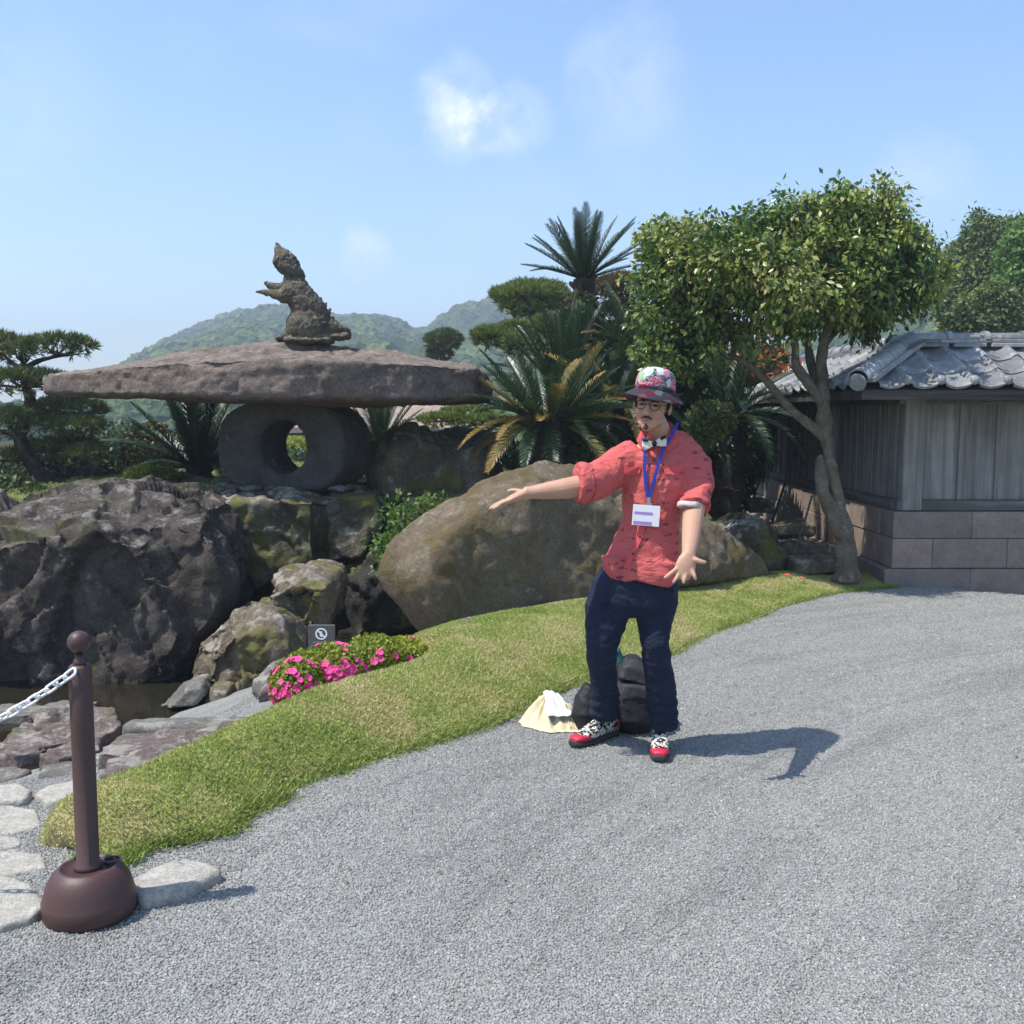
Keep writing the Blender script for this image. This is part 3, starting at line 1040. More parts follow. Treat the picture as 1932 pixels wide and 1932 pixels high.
rock('rock_outcrop', 'massive dark craggy rock face rising from the pond at far left', 'rock', [
    outline([(-120, 990), (60, 962), (160, 942), (300, 985), (385, 1180), (345, 1275), (290, 1300), (100, 1322), (-120, 1340)], 8.1, .55, 1.7, .8, .8),
    outline([(170, 948), (235, 930), (330, 932), (400, 948), (425, 1000), (448, 1060), (452, 1110), (425, 1170), (352, 1262), (270, 1290), (190, 1120)], 8.35, .6, 1.4, .7, .85),
    outline([(60, 968), (150, 938), (245, 922), (300, 925), (280, 950), (140, 985)], 8.9, .3, 1.0, .85, .9),
], .024, .17, 'rock_dark', 101, chunk=.8, crack=.10, fine=.12, sm=2, freq=.6, stretch=(1.2, 1.0, .75))

rock('plinth_rock', 'cleft mossy rock with flat top carrying the stone lantern', 'rock', [
    outline([(404, 950), (440, 938), (530, 936), (594, 938), (596, 1060), (560, 1078), (480, 1105), (455, 1060), (415, 1000)], 9.35, .30, 1.6, .94, .95),
    outline([(606, 940), (640, 930), (705, 930), (724, 960), (722, 1000), (682, 1048), (608, 1062)], 9.5, .25, 1.6, .93, .95),
    [Vector((x, y, z)) for (x, y) in ((-3.6, 9.75), (-1.35, 9.6), (-1.2, 11.4), (-3.9, 11.4), (-3.2, 9.5), (-1.7, 9.45)) for z in (.2, .86)],
    outline([(470, 1090), (600, 1060), (700, 1030), (700, 1180), (480, 1200)], 10.0, .3, 1.0),
], .022, .085, 'rock_moss', 111, chunk=.7, crack=.14, fine=.14, sm=0, freq=.8)

rock('boulder', 'upper tan boulder with mossy flank wedged below the plinth rock', 'rock', [
    outline([(488, 1112), (520, 1086), (598, 1074), (632, 1086), (626, 1130), (612, 1192), (565, 1212), (512, 1165)], 8.0, .35, .6)], .02, .14, 'rock_tan', 121, chunk=.8, crack=.08, freq=.8, sm=1)
rock('boulder', 'lower lichen-spotted boulder standing in the pond beside the rock face', 'rock', [
    outline([(352, 1218), (378, 1180), (425, 1152), (490, 1150), (530, 1172), (550, 1222), (535, 1262), (470, 1295), (400, 1308), (358, 1280)], 7.45, .4, .6, .7)], .02, .17, 'rock_tan', 131, chunk=.9, crack=.1, freq=.8, sm=1)
rock('pond_stone', 'larger of two small stones at the water edge, reddish and wedge-shaped', 'stone', [
    outline([(298, 1336), (345, 1285), (386, 1278), (397, 1300), (372, 1330)], 7.0, .15, .25)], .014, .04, 'rock_grey', 141, chunk=.5)
rock('pond_stone', 'smaller of two small stones at the water edge, mossy and upright', 'stone', [
    outline([(382, 1328), (400, 1292), (436, 1294), (432, 1325)], 7.0, .12, .2)], .014, .04, 'rock_tan', 151, chunk=.5)
rock('stone_block', 'pale squarish stone half hidden by the pink azalea', 'stone', [
    outline([(460, 1340), (475, 1282), (512, 1256), (560, 1262), (560, 1335), (500, 1352)], 6.3, .2, .4)], .016, .06, 'rock_grey', 161, chunk=.5)

bo = [(715, 1072), (742, 1018), (800, 962), (872, 925), (950, 884), (1012, 862), (1092, 872), (1182, 905), (1300, 962), (1385, 1022), (1440, 1052), (1455, 1090),
      (1290, 1110), (1110, 1148), (985, 1170), (890, 1195), (838, 1222), (790, 1200), (750, 1150), (724, 1108)]
rock('giant_boulder', 'giant smooth tan boulder leaning behind the man', 'boulder', [
    outline(bo, 8.2, .42, 1.3, .74, .7, ys=[7.75 + (u - 715) / 735 * 1.6 - .0012 * max(0, v - 1080) for u, v in bo])], .026, .085, 'boulder', 171, sm=14, chunk=.16, crack=.05, fine=.16, freq=.9)
rock('pond_stone', 'small pale stone propped under the left foot of the giant boulder', 'stone', [
    outline([(826, 1232), (850, 1196), (880, 1168), (906, 1180), (902, 1205)], 6.95, .12, .25)], .014, .04, 'rock_pink', 181)
rock('boulder', 'rounded tan-topped boulder with a black face right of the lantern ring', 'rock', [
    outline([(688, 900), (698, 852), (745, 820), (800, 815), (872, 840), (942, 858), (950, 930), (930, 1010), (705, 1010)], 10.6, .4, .9, .75)], .03, .16, 'rock_tan', 191, chunk=.8, crack=.1, freq=.7, sm=1)
rock('stone_slab', 'flat layered stone slab lying behind the tan-topped boulder', 'stone', [
    outline([(795, 818), (860, 808), (968, 805), (975, 848), (880, 852), (800, 838)], 11.6, .25, .8, .9)], .026, .07, 'rock_grey', 201, strata=.2)
rock('boulder', 'rock with its shade painted black in the gap between plinth and giant boulder', 'rock', [
    outline([(628, 1100), (700, 1020), (790, 960), (860, 960), (880, 1060), (800, 1200), (640, 1230)], 9.2, .3, .8)], .035, .14, 'rock_shade', 211, chunk=.8)
rock('boulder', 'mossy low rock in the shade right of the giant boulder', 'rock', [
    outline([(1340, 1000), (1400, 965), (1450, 985), (1490, 1045), (1500, 1090), (1380, 1100)], 10.0, .3, .8)], .03, .09, 'rock_moss', 221, sm=8, chunk=.2)

rock('paving_rock', 'rough pinkish slab of rock beside the chain post near the pond', 'rock', [
    flatstone([(-40, 1420), (0, 1385), (60, 1348), (150, 1328), (215, 1334), (234, 1368), (190, 1392), (100, 1405), (30, 1425)], -.22, .4, proud=.10)], .02, .07, 'rock_pink', 231, chunk=.9)
rock('paving_rock', 'low reddish rock in front of the rough pinkish slab', 'rock', [
    flatstone([(62, 1402), (120, 1390), (192, 1392), (190, 1412), (110, 1430), (70, 1424)], -.26, .3, proud=.07)], .018, .05, 'rock_pink', 241, chunk=.8)
rock('weir_slab', 'pale flat slab along the pond edge', 'stone', [
    flatstone([(225, 1372), (245, 1357), (370, 1352), (520, 1346), (510, 1362), (380, 1374)], -.38, .3, proud=.05)], .02, .025, 'rock_grey', 251, chunk=.4)
rock('weir_slab', 'grey flat slab stepping down to the pond, behind the lawn', 'stone', [
    flatstone([(175, 1420), (225, 1380), (440, 1372), (400, 1400), (250, 1425)], -.33, .3, proud=.04)], .02, .025, 'rock_pink', 261, chunk=.4)
rock('weir_rock', 'rough brown edging rock running along the back of the lawn', 'rock', [
    flatstone([(180, 1462), (200, 1432), (310, 1390), (400, 1368), (470, 1352), (440, 1385), (340, 1422), (260, 1450)], -.2, .35, proud=.09)], .02, .06, 'rock_pink', 271, chunk=.9)
rock('stepping_stone', 'pale stepping stone cut by the left edge below the pink slab', 'stone', [
    flatstone([(-50, 1515), (-40, 1482), (35, 1478), (60, 1490), (48, 1508), (0, 1514)], .02, .14)], .013, .02, 'rock_pale', 281, chunk=.4, crack=.05, sm=1)
rock('stepping_stone', 'pale stepping stone close behind the chain post', 'stone', [
    flatstone([(62, 1497), (90, 1478), (150, 1466), (165, 1485), (140, 1503), (88, 1512)], .02, .14)], .013, .02, 'rock_pale', 291, chunk=.4, crack=.05, sm=1)
rock('stepping_stone', 'large pale stone at the left edge beside the post base', 'stone', [
    flatstone([(-90, 1750), (-80, 1660), (0, 1645), (55, 1662), (95, 1700), (60, 1728), (0, 1745)], .035, .16)], .013, .02, 'rock_pale', 301, chunk=.4, crack=.05, sm=1)
rock('stepping_stone', 'white angular stone right of the post base', 'stone', [
    flatstone([(238, 1668), (290, 1642), (350, 1620), (388, 1628), (415, 1645), (345, 1680), (268, 1696)], .026, .12)], .010, .018, 'rock_pale', 311, chunk=.8, crack=.05, sm=1)
rock('edge_stone', 'brownish rounded stone standing behind the post base', 'stone', [
    outline([(98, 1668), (130, 1608), (180, 1570), (226, 1580), (246, 1605), (215, 1652), (160, 1672)], 3.75, .12, .25)], .012, .03, 'rock_pink', 321, sm=6, chunk=.3)
rock('stepping_stone', 'small flat stone in the gravel at the left edge', 'stone', [
    flatstone([(-30, 1600), (0, 1575), (35, 1580), (45, 1592), (10, 1600)], .015, .12)], .012, .015, 'rock_pale', 331, chunk=.3)

rock('paving_rock', 'grey-green flat rock at the water edge on the far left', 'rock', [
    flatstone([(-120, 1350), (-60, 1330), (40, 1318), (130, 1316), (190, 1324), (150, 1338), (40, 1350)], -.38, .3)], .02, .05, 'rock_grey', 337, chunk=.7, sm=1)
for k, (poly, lab) in enumerate((
        ([(-60, 1475), (-40, 1450), (30, 1442), (60, 1452), (30, 1470)], 'flat grey paving stone at the left edge under the pink slab'),
        ([(70, 1462), (80, 1442), (130, 1432), (185, 1438), (175, 1456), (120, 1468)], 'flat grey paving stone behind the chain post, next to the lawn'),
        ([(-80, 1570), (-60, 1524), (20, 1517), (70, 1526), (82, 1556), (30, 1572)], 'wide flat paving stone at the left edge beside the lawn tip'),
        ([(-80, 1645), (-60, 1606), (30, 1600), (84, 1610), (90, 1638), (20, 1650)], 'flat pale paving stone left of the brownish rounded stone'))):
    rock('paving_stone', lab, 'stone', [flatstone(poly, .0, .14, proud=.008)], .013, .010, 'rock_grey' if k < 2 else 'rock_pale', 341 + 10 * k, chunk=.4, crack=.05, sm=1)

# ------------------------------------------------------------------ stone lantern
LC = P(560, 900, 10.2)
lan = empty('stone_lantern', (LC.x, LC.y, .84), 'giant stone lantern with broad flat capstone on a ring-shaped pedestal', 'stone lantern')
top = [(88, 706), (117, 700), (233, 686), (287, 674), (410, 653), (467, 646), (533, 640), (590, 640), (669, 650), (719, 655), (803, 672), (869, 692), (905, 706), (925, 722)]
yf = 9.15        # near rim
cap_parts = []
rim = []         # plan outline (x, y, z_bottom, z_top)
leftP, rightP = P(88, 725, 10.3), P(928, 735, 10.5)
plan = [(leftP.x, 10.25), (leftP.x + .35, 9.6), (-3.4, 9.25), (-2.6, 9.05), (-1.6, 9.05), (-.9, 9.3), (-.35, 9.9), (rightP.x, 10.6), (-.5, 11.4), (-1.3, 12.0), (-2.6, 12.2), (-3.8, 11.7), (leftP.x + .15, 10.9)]
cx0, cy0 = LC.x, LC.y
pts = []
for (x, y) in plan:
    zb = EYE + 30 / 1932 * y
    k = (x - leftP.x) / (rightP.x - leftP.x)
    zb = EYE + (34 - 14 * k) / 1932 * y
    th = .16 + .15 * min(1, 3 * k) - (.10 if k > .97 else 0)
    if k > .35 and k <= .97: th += .03
    pts += [Vector((x, y, zb + .03)), Vector((x * 1.0, y, zb + th))]
    pts.append(Vector((cx0 + (x - cx0) * .95, cy0 + (y - cy0) * .95, zb)))
    pts.append(Vector((cx0 + (x - cx0) * .45, cy0 + (y - cy0) * .45, zb - .04)))
# upper hump
hump = [P(u, v, 10.3) for u, v in ((300, 676), (410, 655), (470, 648), (535, 642), (600, 642), (670, 652), (720, 658), (800, 675), (860, 694))]
for q in hump:
    pts += [q, Vector((q.x, q.y + .7, q.z - .04)), Vector((q.x * .98, q.y - .45, q.z - .12))]
V, F = remesh([hull(pts)], .022, 1)
V0 = V.copy()
V = rough(V, F, .036, 401, freq=1.2, chunk=.5, crack=.12, fine=.3, stretch=(.55, .55, 2.6))
# eroded ledges on the upper side
N = normals(V, F)
led = np.clip(fbm(V0 * [1.1, 1.1, 4.5], 4, 444) - .15, 0, 1) * np.clip((V0[:, 2] - 1.95) * 6, 0, 1)
V = V - N * (led * .13)[:, None]
mk('capstone', V, F, MA['lantern'], lan, smooth=True)

# ring pedestal: axis turned so the hole opens away to the right
rc = P(556, 842, 10.2)
th = R(19)
axis = Vector((math.sin(th), math.cos(th), 0)); side = Vector((math.cos(th), -math.sin(th), 0))
ow, oh, iw, ih, half = .715, .455, .25, .25, .29
ringp = []
prof = []                 # closed profile in (radial 0..1 outer/inner, axial)
sec = [(1, -.72), (.985, -.9), (.94, -1), (.5, -1.0), (.12, -1.0), (.03, -.93), (0, -.75), (0, 0), (0, .75), (.12, 1), (.5, 1), (.94, 1), (.985, .9), (1, .72), (1, 0)]
seg = 96
RV, RF = [], []
for k in range(seg):
    a = 2 * math.pi * k / seg
    ca, sa = math.cos(a), math.sin(a)
    e = 2.0 / 2.75
    so = (math.copysign(abs(ca) ** e, ca) * ow, math.copysign(abs(sa) ** e, sa) * oh)
    si = (ca * iw + .03, sa * ih)
    for (f, ax_) in sec:
        x = si[0] + (so[0] - si[0]) * f; z = si[1] + (so[1] - si[1]) * f
        q = rc + side * x + axis * (ax_ * half) + Vector((0, 0, z))
        RV.append(q[:])
ns = len(sec)
for k in range(seg):
    for j in range(ns):
        a, b = k * ns + j, k * ns + (j + 1) % ns
        a2, b2 = ((k + 1) % seg) * ns + j, ((k + 1) % seg) * ns + (j + 1) % ns
        RF.append((a, b, b2, a2))
V, F = remesh([(np.array(RV), RF)], .02, 2)
V = rough(V, F, .022, 421, freq=2.0, chunk=.25, crack=.1, fine=.4)
mk('ring_pedestal', V, F, MA['ring'], lan, smooth=True)
for k, (u, v, w) in enumerate(((470, 921, 20), (520, 923, 24), (585, 923, 20), (640, 922, 22), (440, 922, 14), (670, 920, 16))):
    c = P(u, v, 9.85 + .1 * (k % 3)); r = w * MPP(9.9)
    V, F = remesh([ell(c, (r, r * .9, .035))], .012, 1)
    V = rough(V, F, .03, 430 + k, freq=5, chunk=.4)
    mk('wedge_stone', V, F, MA['rock_grey'], lan, smooth=True)

# stone lion standing on its forelegs on the capstone
YL = 10.25
def Q(u, v, dy=0.0):
    return P(u, v, YL + dy)
k_ = MPP(YL)
S_ = []
S_.append(tube([Q(583, 640), Q(582, 622), Q(581, 604), Q(580, 588)], [40 * k_, 43 * k_, 40 * k_, 31 * k_], [.17, .19, .18, .14], 14))
S_.append(tube([Q(582, 592), Q(573, 570), Q(562, 550), Q(553, 534), Q(548, 524), Q(547, 514)], [30 * k_, 28 * k_, 26 * k_, 20 * k_, 13 * k_, 10 * k_], [.14, .14, .13, .1, .07, .05], 12))
S_.append(tube([Q(598, 600), Q(596, 575), Q(586, 552)], [22 * k_, 17 * k_, 9 * k_], .1, 10, round_end=True))
# raised paws to the left
S_.append(tube([Q(552, 551, -.03), Q(530, 558, -.06), Q(512, 554, -.08), Q(498, 551, -.1), Q(485, 551, -.11)], [21 * k_, 13 * k_, 8 * k_, 6 * k_, 5 * k_], None, 10, round_end=True))
S_.append(tube([Q(550, 541, .08), Q(530, 545, .1), Q(514, 541, .12), Q(503, 534, .13)], [17 * k_, 11 * k_, 6.5 * k_, 4 * k_], None, 10, round_end=True))
# bushy tail held up: wide lump above the narrow waist, pointed tip
S_.append(ell(Q(548, 507), (27 * k_, .12, 14 * k_), Matrix.Rotation(R(30), 3, 'Y')))
S_.append(tube([Q(556, 512), Q(543, 499), Q(532, 485), Q(526, 472), Q(523, 464)], [14 * k_, 23 * k_, 19 * k_, 11 * k_, 6 * k_], None, 10, round_end=True))
S_.append(tube([Q(557, 510), Q(566, 518), Q(572, 522)], [12 * k_, 8 * k_, 4 * k_], None, 8, round_end=True))
# mane spikes down the back and the foot to the right
for (a, b, r0) in (((600, 590), (606, 561), 8), ((606, 598), (616, 572), 8), ((613, 606), (623, 582), 8), ((616, 614), (630, 598), 8)):
    S_.append(tube([Q(*a), Q(*b)], [r0 * k_, 2.5 * k_], None, 8, round_end=True))
S_.append(tube([Q(610, 624), Q(634, 616), Q(649, 622), Q(658, 632)], [15 * k_, 13 * k_, 10 * k_, 6 * k_], None, 10, round_end=True))
S_.append(tube([Q(616, 635), Q(640, 635), Q(656, 635)], [6 * k_, 7 * k_, 6 * k_], .09, 8, round_end=True))
S_.append(tube([Q(545, 634), Q(533, 637), Q(524, 639)], [10 * k_, 7 * k_, 4 * k_], .08, 8, round_end=True))
S_.append(tube([Q(546, 643), Q(622, 643)], [8 * k_, 8 * k_], .2, 10, round_end=True))
for _ in range(30):        # carved curls on the flank
    a = random.uniform(550, 610); b = random.uniform(592, 634)
    S_.append(ell(Q(a, b, -.14 + abs(a - 582) * .003), random.uniform(.02, .036)))
for _ in range(12):
    a = random.uniform(534, 562); b = random.uniform(496, 516)
    S_.append(ell(Q(a, b, -.08), random.uniform(.016, .026)))
V, F = remesh(S_, .011, 1)
V = rough(V, F, .017, 455, freq=4.5, chunk=.5, crack=.3, fine=.35)
tag(mk('stone_lion', V, F, MA['statue'], smooth=True), 'weathered stone lion with raised paws and tail on top of the lantern', 'statue')
# ------------------------------------------------------------------ roofed boundary wall (corner towards the path)
WX, WY = 3.52, 9.40                 # outer corner of the stone base
wall = empty('roofed_wall', (WX + .2, WY + .2, 0), 'weathered plank wall on stone blocks with grey tiled roof at right', 'wall')
X1, Y1 = 7.4, 16.5

_bm = {}
def block_mesh(lo, hi, seed):
    V, F = box(lo, hi, .012)
    return V, F


# stone courses: front face
def course(z0, z1, joints, face, proud):
    for a, b in zip(joints[:-1], joints[1:]):
        g = .001 + .004 * random.random() ** 2
        j = random.uniform(-.008, .008)
        if face == 'front':
            lo, hi = (a + g, WY - proud + j, z0 + .003), (b - g, WY + .34, z1 - .003)
        else:
            lo, hi = (WX - proud + j, a + g, z0 + .003), (WX + .34, b - g, z1 - .003)
        V, F = box(lo, hi, .005)
        o = mk('stone_block', V, F, MA['block'], wall)


course(.45, .70, [3.52, 4.245, 5.1, 5.9, 6.6, 7.4], 'front', 0)
course(.17, .45, [3.515, 3.89, 4.58, 5.4, 6.2, 7.4], 'front', .004)
course(-.12, .17, [3.44, 4.23, 5.0, 5.9, 6.7, 7.4], 'front', .045)
course(.45, .70, [9.745, 10.6, 11.5, 12.4, 13.4, 14.4, 15.4, 16.5], 'side', 0)
course(.17, .45, [9.745, 10.2, 11.1, 12.0, 13.0, 14.0, 15.2, 16.5], 'side', .004)
course(-.12, .17, [9.745, 10.7, 11.6, 12.6, 13.6, 14.8, 16.5], 'side', .045)

# timber: bottom rail, posts, boards, head beam
fy, sx_ = WY + .07, WX + .07        # plane of the board faces
mk('bottom_rail', *box((WX + .04, WY + .03, .703), (X1, WY + .17, .80), .006), MA['wood_x'], wall)
mk('bottom_rail', *box((WX + .035, WY + .18, .703), (WX + .17, Y1, .80), .006), MA['wood_y'], wall)
mk('head_beam', *box((WX + .03, WY + .03, 1.685), (X1, WY + .18, 1.79), .006), MA['wood_x'], wall)
mk('head_beam', *box((WX + .03, WY + .19, 1.685), (WX + .18, Y1, 1.79), .006), MA['wood_y'], wall)
for x in (3.60, 5.62):
    mk('post', *box((x, WY + .015, .705), (x + .185, WY + .15, 1.76), .008), MA['wood'], wall)
for y in (11.35, 13.2, 15.0):
    mk('post', *box((WX + .015, y, .705), (WX + .15, y + .16, 1.76), .008), MA['wood'], wall)
x = 3.80
widths = [.345, .335, .36, .34, .37]
k = 0
while x < X1 - .1:
    w = widths[k % 5]
    if 5.55 < x + w < 5.9:
        x = 5.82; k += 1; continue
    mk('board', *box((x + .004, WY + .075 + random.uniform(-.006, .006), .801), (x + w - .004, WY + .105, 1.684), .004), MA['wood'], wall)
    mk('batten', *box((x + w - .022, WY + .055, .802), (x + w + .018, WY + .074, 1.683), .003), MA['wood'], wall)
    x += w + .004; k += 1
y = 9.6
k = 0
while y < Y1 - .1:
    w = (.19, .23, .17, .25, .21)[k % 5]
    if any(py - .03 < y + w / 2 < py + .19 for py in (11.35, 13.2, 15.0)):
        y += .1; continue
    mk('board', *box((WX + .075 + random.uniform(-.006, .006), y + .004, .801), (WX + .105, y + w - .004, 1.684), .004), MA['wood'], wall)
    mk('batten', *box((WX + .058, y + w - .018, .802), (WX + .074, y + w + .014, 1.683), .003), MA['wood'], wall)
    y += w + .003; k += 1

# roof: ridge lines meet over the corner; slopes fall outwards
RX, RY, RZ = 3.68, 9.56, 2.20
EX, EY, EZ = 2.98, 8.84, 1.83
slope_f = math.atan2(RZ - EZ, RY - EY)
# roof boards (solid deck)
def prism(pts, dz):
    b = [Vector(p) for p in pts]; t = [p + Vector((0, 0, dz)) for p in b]
    n = len(b)
    return np.array([v[:] for v in b + t]), [tuple(range(n))[::-1], tuple(range(n, 2 * n))] + [(i, (i + 1) % n, (i + 1) % n + n, i + n) for i in range(n)]
mk('roof_deck', *prism([(EX + .03, EY + .03, EZ - .07), (X1, EY + .03, EZ - .07), (X1, RY, RZ - .07), (RX, RY, RZ - .07)], .05), MA['wood_dark'], wall)
mk('roof_deck', *prism([(EX + .03, EY + .03, EZ - .07), (RX, RY, RZ - .07), (RX, Y1, RZ - .07), (EX + .03, Y1, EZ - .07)], .05), MA['wood_dark'], wall)
mk('roof_deck', *prism([(RX, RY + .01, RZ - .08), (X1, RY + .01, RZ - .08), (X1, RY + .7, EZ - .07), (RX + .7, RY + .7, EZ - .07)], .05), MA['wood_dark'], wall)
mk('eave_board', *box((EX + .02, EY + .0, EZ - .115), (X1, EY + .028, EZ - .028), .004), MA['wood_dark'], wall)
mk('eave_board', *box((EX - .0, EY + .03, EZ - .115), (EX + .028, Y1, EZ - .028), .004), MA['wood_dark'], wall)
x = 3.2
while x < X1:
    dy = max(0, RX - x)
    V, F = prism([(x, EY + .04, EZ - .12), (x + .05, EY + .04, EZ - .12), (x + .05, RY - .1, RZ - .16), (x, RY - .1, RZ - .16)], .045)
    if x > RX - .1:
        mk('rafter', V, F, MA['wood_dark'], wall)
    x += .42

# pantile: shallow trough with a roll on one side
TW, TL = .285, .325
def tile_mesh():
    nx = 12
    V, F = [], []
    prof = []
    for i in range(nx + 1):
        t = i / nx
        if t < .66:
            z = -.024 * math.sin(math.pi * t / .66)
        else:
            z = .036 * math.sin(math.pi * (t - .66) / .34)
        prof.append((t * (TW + .012), z))
    for s, lift in ((0.0, 0.014), (TL, 0.0)):            # lower edge lies on the next tile
        for (x, z) in prof:
            V.append((x, s, z + lift + .02))
    for (x, z) in prof:                                   # thickness at the lower lip
        V.append((x, 0.0, z + .014 - .002))
    n = nx + 1
    for i in range(nx):
        F.append((i, i + 1, n + i + 1, n + i))
        F.append((2 * n + i, 2 * n + i + 1, i + 1, i))
    me = new_mesh('roof_tile', V, F, smooth=False)
    me.materials.append(MA['tile'])
    return me
tile = tile_mesh()
def nub_mesh():
    V, F = ell((0, 0, 0), (.042, .03, .042), nu=12, nv=7)
    me = new_mesh('eave_knob', V, F, True); me.materials.append(MA['tile']); return me
nub = nub_mesh()
slen = math.hypot(RY - EY, RZ - EZ)
rows = 3
expo = slen / rows
def basis(o, ex, ey, ez):
    m = Matrix((ex.to_4d(), ey.to_4d(), ez.to_4d(), (0, 0, 0, 1))).transposed()
    for i in range(3): m[3][i] = 0
    m.translation = o
    m[3][3] = 1
    return m
up_f = Vector((0, RY - EY, RZ - EZ)).normalized(); nf = Vector((0, -up_f.z, up_f.y))
up_s = Vector((RX - EX, 0, RZ - EZ)).normalized(); nsd = Vector((-up_s.z, 0, up_s.x))
e4 = lambda v: Vector((v.x, v.y, v.z))
for c in range(16):
    for r in range(rows):
        x = EX + .16 + c * TW
        s = r * expo
        if x + TW * .25 < EX + s * up_f.y * .97:     # cut by the hip
            continue
        o = Vector((x, EY, EZ)) + up_f * (s - .03) + nf * (.0 + random.uniform(0, .005))
        M4 = basis(o, Vector((1, 0, 0)), up_f, nf) @ Matrix.Rotation(random.uniform(-.012, .012), 4, 'Z')
        ob = inst('roof_tile', tile, M4, wall)
        if r == 0:
            kn = inst('eave_knob', nub, Matrix.Translation(Vector((x + TW * .845, EY - .03, EZ + .055))), wall)
for c in range(25):
    for r in range(rows):
        y = EY + .16 + c * TW
        s = r * expo
        if y + TW * .25 < EY + s * up_s.x * .97:
            continue
        o = Vector((EX, y + TW, EZ)) + up_s * (s - .03) + nsd * random.uniform(0, .005)
        M4 = basis(o, Vector((0, -1, 0)), up_s, nsd)
        inst('roof_tile', tile, M4, wall)
        if r == 0:
            inst('eave_knob', nub, Matrix.Translation(Vector((EX - .03, y + TW * .155, EZ + .055))), wall)
# far slope of the front run, seen only over the ridge
# ridge: two bedding courses and rounded caps with raised joints
def halfround(length, r, seg=10):
    V, F = [], []
    for s in (0, length):
        for i in range(seg + 1):
            a = math.pi * i / seg
            V.append((s, r * math.cos(a), r * .9 * math.sin(a)))
    n = seg + 1
    for i in range(seg):
        F.append((i, i + 1, n + i + 1, n + i))
    F.append(tuple(range(n))[::-1]); F.append(tuple(range(n, 2 * n)))
    return np.array(V), F
def shared(name, parts, m, smooth=True):
    V, F = join(parts); me = new_mesh(name, V, F, False); me.materials.append(m); return me
course_me = shared('ridge_course', [box((0, -.095, 0), (.30, .095, .034), .005)], MA['tile'])
course_me2 = shared('ridge_course', [box((0, -.08, 0), (.36, .08, .034), .005)], MA['tile'])
cap_me = shared('ridge_cap', [halfround(.31, .07), tuple((halfround(.05, .088)[0] + np.array([.29, 0, 0]), halfround(.05, .088)[1]))], MA['tile'])
x = RX + .02
while x < X1:
    inst('ridge_course', course_me, Matrix.Translation((x, RY, RZ + .005)), wall)
    inst('ridge_course', course_me2, Matrix.Translation((x - .12, RY, RZ + .041)), wall)
    inst('ridge_cap', cap_me, Matrix.Translation((x, RY, RZ + .077)), wall)
    x += .345
y = RY + .1
while y < Y1:
    rz = Matrix.Rotation(R(90), 4, 'Z')
    inst('ridge_course', course_me, Matrix.Translation((RX, y, RZ + .005)) @ rz, wall)
    inst('ridge_course', course_me2, Matrix.Translation((RX, y - .1, RZ + .041)) @ rz, wall)
    inst('ridge_cap', cap_me, Matrix.Translation((RX, y, RZ + .077)) @ rz, wall)
    y += .345
# hip: overlapping large round tiles and an end disc
hd = Vector((EX - RX, EY - RY, EZ - RZ)).normalized()
hs = Vector((hd.y, -hd.x, 0)).normalized()
hn = hs.cross(hd); hn = hn if hn.z > 0 else -hn
hl = (Vector((EX, EY, EZ)) - Vector((RX, RY, RZ))).length
hip_me = shared('hip_tile', [halfround(.30, .088), tuple((halfround(.05, .10)[0] + np.array([.25, 0, 0]), halfround(.05, .12)[1]))], MA['tile'])
hb = shared('hip_course', [box((0, -.13, 0), (hl / 4 - .01, .13, .05), .006)], MA['tile'])
for i in range(4):
    o = Vector((RX, RY, RZ + .02)) + hd * (i * hl / 4 - .02)
    inst('hip_course', hb, basis(o, hd, hs, hn), wall)
    inst('hip_tile', hip_me, basis(o + hn * .048, hd, hs, hn), wall)
V, F = lathe([(.07, 0), (.08, .03), (.068, .045), (.04, .05)], (0, 0, 0), 20)
me = new_mesh('hip_end', V, F, False); me.materials.append(MA['tile'])
M4 = basis(Vector((EX, EY, EZ + .05)) + hd * .02, hs, hn, hs.cross(hn) if hs.cross(hn).dot(hd) > 0 else -hs.cross(hn))
inst('hip_end', me, M4, wall)
# ------------------------------------------------------------------ far hills and their forest
def hill(name, sky_pts, d_foot, d_ridge, z_foot, seed, density, tree_r, label, cut=1.35):
    us = np.linspace(sky_pts[0][0], sky_pts[-1][0], 90)
    vs = np.interp(us, [a for a, _ in sky_pts], [b for _, b in sky_pts])
    ss = np.linspace(0, cut, 40)
    V = []
    for u, v in zip(us, vs):
        top = P(u, v, d_ridge)
        zr = top.z - tree_r * 1.1
        for s in ss:
            y = d_foot + (d_ridge - d_foot) * s
            q = P(u, 780, y)
            pr = math.sin(min(s, 1.0) * math.pi / 2) ** 1.25 if s <= 1 else 1 - (s - 1) ** 2 * 1.5
            V.append((q.x, y, z_foot + (zr - z_foot) * pr))
    V = np.array(V)
    V[:, 2] += fbm(V * .02, 4, seed) * 5 * np.tile(np.clip(1 - np.abs(ss - .5) * 2, 0, 1), len(us)) * d_ridge / 400
    m = len(ss)
    i = (np.arange(len(us) - 1)[:, None] * m + np.arange(m - 1)[None, :]).ravel()[:, None]
    F = np.concatenate([i, i + m, i + m + 1, i + 1], 1)
    struct(mk(name, V, F, MA['hill'], smooth=True))
    fo = mk('hill_forest', V, F, MA['forest'], smooth=True)
    tag(fo, label, 'forest', kind='stuff')
    gn_scatter(fo, density, 4, tree_r, .55, 1.3, MA['forest'], seed, .55, .9, (1, 1, .95), tilt=.5, noise2=.3, noise2_scale=3.2)


